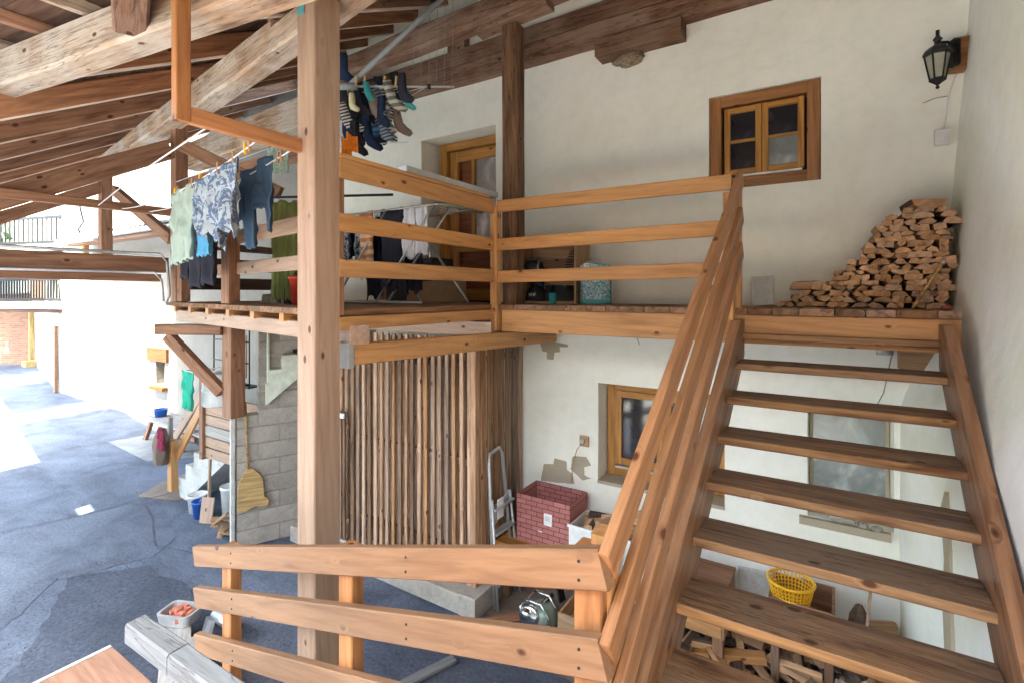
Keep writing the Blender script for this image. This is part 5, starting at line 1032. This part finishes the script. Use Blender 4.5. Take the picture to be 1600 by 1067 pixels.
def L3(y, z, o=0): return (-2.98 + .10 * (1 - (z + 3.2) / 1.6) + o, y, z)
tube('rail', [L3(4.20, -3.19), L3(4.22, -1.75), L3(4.26, -1.66), L3(4.42, -1.63), L3(4.47, -1.70), L3(4.58, -3.19)], .018, 'dull_aluminium', t, 8)
tube('rail', [L3(4.17, -3.19, .06), L3(4.19, -2.1, .04)], .014, 'dull_aluminium', t, 8); tube('rail', [L3(4.60, -3.19, .06), L3(4.52, -2.1, .04)], .014, 'dull_aluminium', t, 8)
for z in (-2.95, -2.70, -2.45, -2.2): beam('step', L3(4.2, z, .03), L3(4.56, z, .03), .09, .02, 'dull_aluminium', t)
beam('brace', L3(4.2, -2.33, .02), L3(4.54, -2.15, .02), .02, .12, 'dull_aluminium', t); box('label', (-2.9, 4.27, -2.32), (-2.893, 4.38, -2.12), 'paper', t, .001)
t = thing('small_engine', (-2.35, 4.2, -3.2), 'small chrome and green machine with a tubular guard on the ground', 'machine')
ex, ey = -2.30, 4.12; lathe('drum', [(.10, 0), (.13, .02), (.14, .10), (.12, .18), (.08, .22)], (ex + .02, ey, -3.12), 'engine_green', t, 20); lathe('cylinder', [(.05, 0), (.05, .03), (.065, .03), (.065, .045), (.05, .045), (.05, .07), (.065, .07), (.065, .085), (.05, .085), (.05, .13)], (ex - .08, ey - .05, -3.0), 'chrome', t, 16, rx=1.1)
lathe('fan_cover', [(.02, 0), (.09, .01), (.10, .05), (.07, .07)], (ex - .05, ey - .08, -2.98), 'chrome', t, 18, rx=1.3)
for dy in (-.10, .06): tube('guard', [(ex - .16, ey + dy, -3.15), (ex - .17, ey + dy, -2.93), (ex - .10, ey + dy, -2.84), (ex + .05, ey + dy, -2.85), (ex + .13, ey + dy, -2.95), (ex + .14, ey + dy, -3.15)], .012, 'chrome', t, 8)
for x_, z_ in ((-.17, -2.95), (-.10, -2.845), (.05, -2.855)): tube('guard_bar', [(ex + x_, ey - .11, z_), (ex + x_, ey + .07, z_)], .010, 'chrome', t, 6)
for q in range(4): a = q * 1.57; lathe('foot', [(.02, 0), (.02, .08)], (ex + .09 * math.cos(a), ey + .09 * math.sin(a), -3.195), 'dark_rubber', t, 8)
tube('exhaust', [(ex, ey, -2.92), (ex + .06, ey + .12, -2.86)], .02, 'black_iron', t, 8)
tag(beam('black_strap', (-2.22, 4.4, -3.0), (-2.30, 4.42, -2.72), .09, .03, 'black_iron', ch=.01), 'flat black metal strip standing behind the small machine', 'metal strip')
t = thing('wooden_box', (-1.95, 4.2, -3.2), 'stack of two pale wooden boxes behind the bottom stair newel', 'box')
for (z0, z1, o_) in ((-3.19, -3.02, .0), (-3.01, -2.85, .03)):
    for q in range(1): hollow(-2.10 + o_, -1.50 + o_, 3.98 + o_, 4.33, z0, z1, 'crate_wood', t, .02)
for a, b2, w_, mt, lab in (((-2.92, 3.85, -3.17), (-2.35, 4.4, -3.14), .10, 'brown_timber', 'brown plank on the ground between plinth and machine'), ((-2.3, 3.3, -3.17), (-1.75, 3.45, -3.17), .14, 'grey_plank', 'short brown board lying on the asphalt below the rail'), ((-2.95, 2.95, -3.18), (-2.78, 3.42, -3.18), .09, 'painted_timber', 'narrow white strip lying on the asphalt near the thick post')):
    tag(beam('loose_plank', a, b2, w_, .03, mt), lab, 'plank')
t = thing('drawer_chest', (-1, 4.6, -2.6), 'pine box with a hinged front under the stairs', 'chest'); box('body', (-1.35, 4.25, -2.75), (-.72, 4.75, -2.42), 'crate_wood', t); beam('lid', (-1.36, 4.5, -2.405), (-.71, 4.5, -2.405), .52, .025, 'brown_timber', t); box('front', (-1.33, 4.235, -2.73), (-.74, 4.249, -2.45), 'fresh_pine', t, .002); box('hinge', (-.80, 4.225, -2.5), (-.76, 4.235, -2.46), 'black_iron', t, .002)
t = thing('trestle', (-1, 4.5, -3.2), 'low rough trestle carrying the pine box', 'trestle')
for x in (-1.3, -.78): beam('leg', (x, 4.35, -3.2), (x, 4.35, -2.755), .08, .08, 'brown_timber', t, up=(0, 1, 0)); beam('leg', (x, 4.68, -3.2), (x, 4.68, -2.755), .08, .08, 'aged_beam', t, up=(0, 1, 0))
t = thing('milk_carton', (-1.2, 4.45, -2.39), 'small white printed packet standing on the pine box', 'packet'); box('body', (-1.16, 4.38, -2.39), (-1.03, 4.48, -2.27), 'paper', t, .004, .2); box('stripe', (-1.155, 4.372, -2.385), (-1.035, 4.377, -2.34), 'dull_aluminium', t, .001, .2); box('flap', (-1.13, 4.40, -2.27), (-1.06, 4.46, -2.20), 'paper', t, .004, .2)
# yellow basket: real holes
t = thing('yellow_basket', (-.3, 4.55, -2.5), 'yellow plastic lattice basket standing in the wooden box under the stairs', 'basket')
bc = Vector((-.275, 4.52, -2.52)); nr = 36
def br(z): return .105 + .06 * (z / .27)
for q in range(nr):
    a = 2 * math.pi * q / nr; beam('rib', (bc.x + br(0) * math.cos(a), bc.y + br(0) * math.sin(a), bc.z), (bc.x + br(.26) * math.cos(a), bc.y + br(.26) * math.sin(a), bc.z + .26), .010, .004, 'yellow_plastic', t, up=(math.cos(a), math.sin(a), .001), ch=.001)
for k_ in range(9): z = .0 + k_ * .027; rr_ = br(z); tube('hoop', [(bc.x + rr_ * math.cos(a), bc.y + rr_ * math.sin(a), bc.z + z) for a in [2 * math.pi * q / 40 for q in range(40)]], .0045, 'yellow_plastic', t, 5, cyc=True)
rr_ = br(.265); tube('rim', [(bc.x + rr_ * math.cos(a), bc.y + rr_ * math.sin(a), bc.z + .262) for a in [2 * math.pi * q / 40 for q in range(40)]], .011, 'yellow_plastic', t, 8, cyc=True); lathe('floor', [(.10, 0), (.10, .004)], bc, 'yellow_plastic', t, 24)
t = thing('basket_box', (-.2, 4.6, -2.9), 'open brown wooden box holding the yellow basket', 'box'); hollow(-.42, .02, 4.38, 4.80, -2.72, -2.36, 'brown_timber', t, .02)
for x in (-.38, -.02): beam('leg', (x, 4.6, -3.2), (x, 4.6, -2.73), .06, .3, 'aged_beam', t, up=(0, 1, 0))
box('fill_board', (-.395, 4.41, -2.56), (-.005, 4.77, -2.53), 'brown_timber', t)
tag(beam('pale_board', (-.72, 4.95, -2.85), (-.45, 5.0, -2.85), .03, .75, 'concrete_pale'), 'pale board leaning on the wall between pine box and basket', 'board')
t = thing('stone_pile_post', (.15, 4.6, -2.7), 'rough round log standing upright right of the yellow basket', 'log'); blob('log', (.17, 4.55, -2.62), (.08, .08, .28), 'bark', None, None, .25, 5, t); blob('base', (.17, 4.55, -3.0), (.12, .12, .22), 'bark', None, None, .3, 6, t); tube('stick', [(.20, 4.42, -2.55), (.24, 4.55, -2.2)], .012, 'pale_pine', t, 6)
# firewood heap under the stairs
LH = 'split log in the loose firewood heap on the ground under the stairs'
for i in range(150):
    x = -1.3 + 1.8 * R.random(); y = 3.85 + 1.05 * R.random(); hp = .08 + .42 * max(0, (y - 3.9)) * (1 + .4 * math.sin(x * 4)); z = -3.17 + R.random() * hp
    firewood((x, y, z), R.uniform(.06, .13), R.uniform(.045, .085), R.uniform(.22, .36), R.uniform(-1.6, 1.6), 2000 + i, LH, 'loose firewood heap', R.uniform(-.5, .5))
for a, b2, w_, h_, mt, lab in (((-.30, 4.0, -3.05), (-.05, 4.35, -2.92), .22, .04, 'aged_beam', 'wide dark plank on top of the firewood heap'), ((.05, 3.9, -3.06), (.12, 4.4, -2.85), .2, .03, 'grey_plank', 'smooth grey board on the right of the firewood heap'), ((-1.0, 4.35, -3.0), (-.45, 4.5, -2.93), .1, .06, 'fresh_pine', 'fresh pine offcut at the back of the firewood heap')):
    tag(beam('offcut', a, b2, w_, h_, mt), lab, 'board')
t = thing('striped_ball', (-.75, 4.15, -3.0), 'blue and white striped ball half buried in the firewood heap', 'ball'); blob('ball', (-.72, 4.08, -3.02), (.13, .10, .07), 'blue_plastic', None, None, .05, 2, t)
for q in (-1, 0, 1): tube('stripe', [(-.72 + .13 * math.cos(a) * (1 - .15 * abs(q)), 4.08 - .03 + q * .045, -3.02 + .073 * math.sin(a) * (1 - .15 * abs(q))) for a in [math.pi * k_ / 12 for k_ in range(13)]], .007, 'paper', t, 5)
t = thing('green_boots', (-1.1, 4.5, -3), 'dark tangled work gloves and straps at the left of the firewood heap', 'gloves')
for q in range(7): blob('glove', (-1.12 + R.uniform(-.12, .12), 4.55 + R.uniform(-.1, .1), -2.85 + R.uniform(-.1, .12)), (.07, .05, .05), 'bag_black', None, None, .6, q, t)
t = thing('slatted_crate', (.35, 4.1, -3), 'narrow slatted crate at the right end of the firewood heap', 'crate')
for q in range(5): beam('slat', (.24, 3.9, -3.17 + q * .07), (.48, 3.95, -3.17 + q * .07), .02, .045, 'crate_wood', t)
for x in (.25, .47): beam('side', (x, 3.93, -3.19), (x, 3.93, -2.84), .03, .05, 'fresh_pine', t, up=(0, 1, 0))

# ------------------------------------------------------------------ tell the logs and pegs apart
ORD = ['first', 'second', 'third', 'fourth', 'fifth', 'sixth', 'seventh', 'eighth', 'ninth', 'tenth', 'eleventh', 'twelfth', 'thirteenth', 'fourteenth', 'fifteenth', 'sixteenth', 'seventeenth', 'eighteenth', 'nineteenth', 'twentieth']
SH = dict(wedge='wedge shaped', half='half round', quad='squared', round='round')
def nth(q): return ORD[q] if q < 20 else ('%dst' if (q + 1) % 10 == 1 else '%dnd' if (q + 1) % 10 == 2 else '%drd' if (q + 1) % 10 == 3 else '%dth') % (q + 1)
st = [f for f in FW if f[3] == 'firewood stack on the deck' and f[5] == GL]; rows = []
for f in st:
    if not rows or abs(rows[-1][0][4].z - f[4].z) > .02: rows.append([])
    rows[-1].append(f)
for ri, row in enumerate(rows):
    row.sort(key=lambda f: f[4].x)
    for q, f in enumerate(row):
        f[0]['label'] = '%s log in the deck stack, %s row up, %s from the %s' % ((SH[f[1]], nth(ri)) + ((nth(q), 'left') if q <= len(row) // 2 else (nth(len(row) - 1 - q), 'right wall')))
for grp, txt in (('loose firewood heap', '%s log in the loose heap under the stairs, %s from the left'), ('firewood in the white tub', '%s firewood piece in the white tub, %s from the left')):
    g_ = sorted([f for f in FW if f[3] == grp], key=lambda f: f[4].x)
    for q, f in enumerate(g_): f[0]['label'] = txt % (SH[f[1]], nth(q))
for grp in ('clothes pegs', 'pegs on the rotary dryer'):
    g_ = sorted([o for o in bpy.data.objects if o.get('group') == grp], key=lambda o: o.matrix_basis.translation.x)
    for q, o in enumerate(g_): o['label'] = ('small wooden clothes peg above the laundry, %s from the left' if grp == 'clothes pegs' else 'straw coloured peg on the rotary dryer arm, %s from the left') % nth(q)
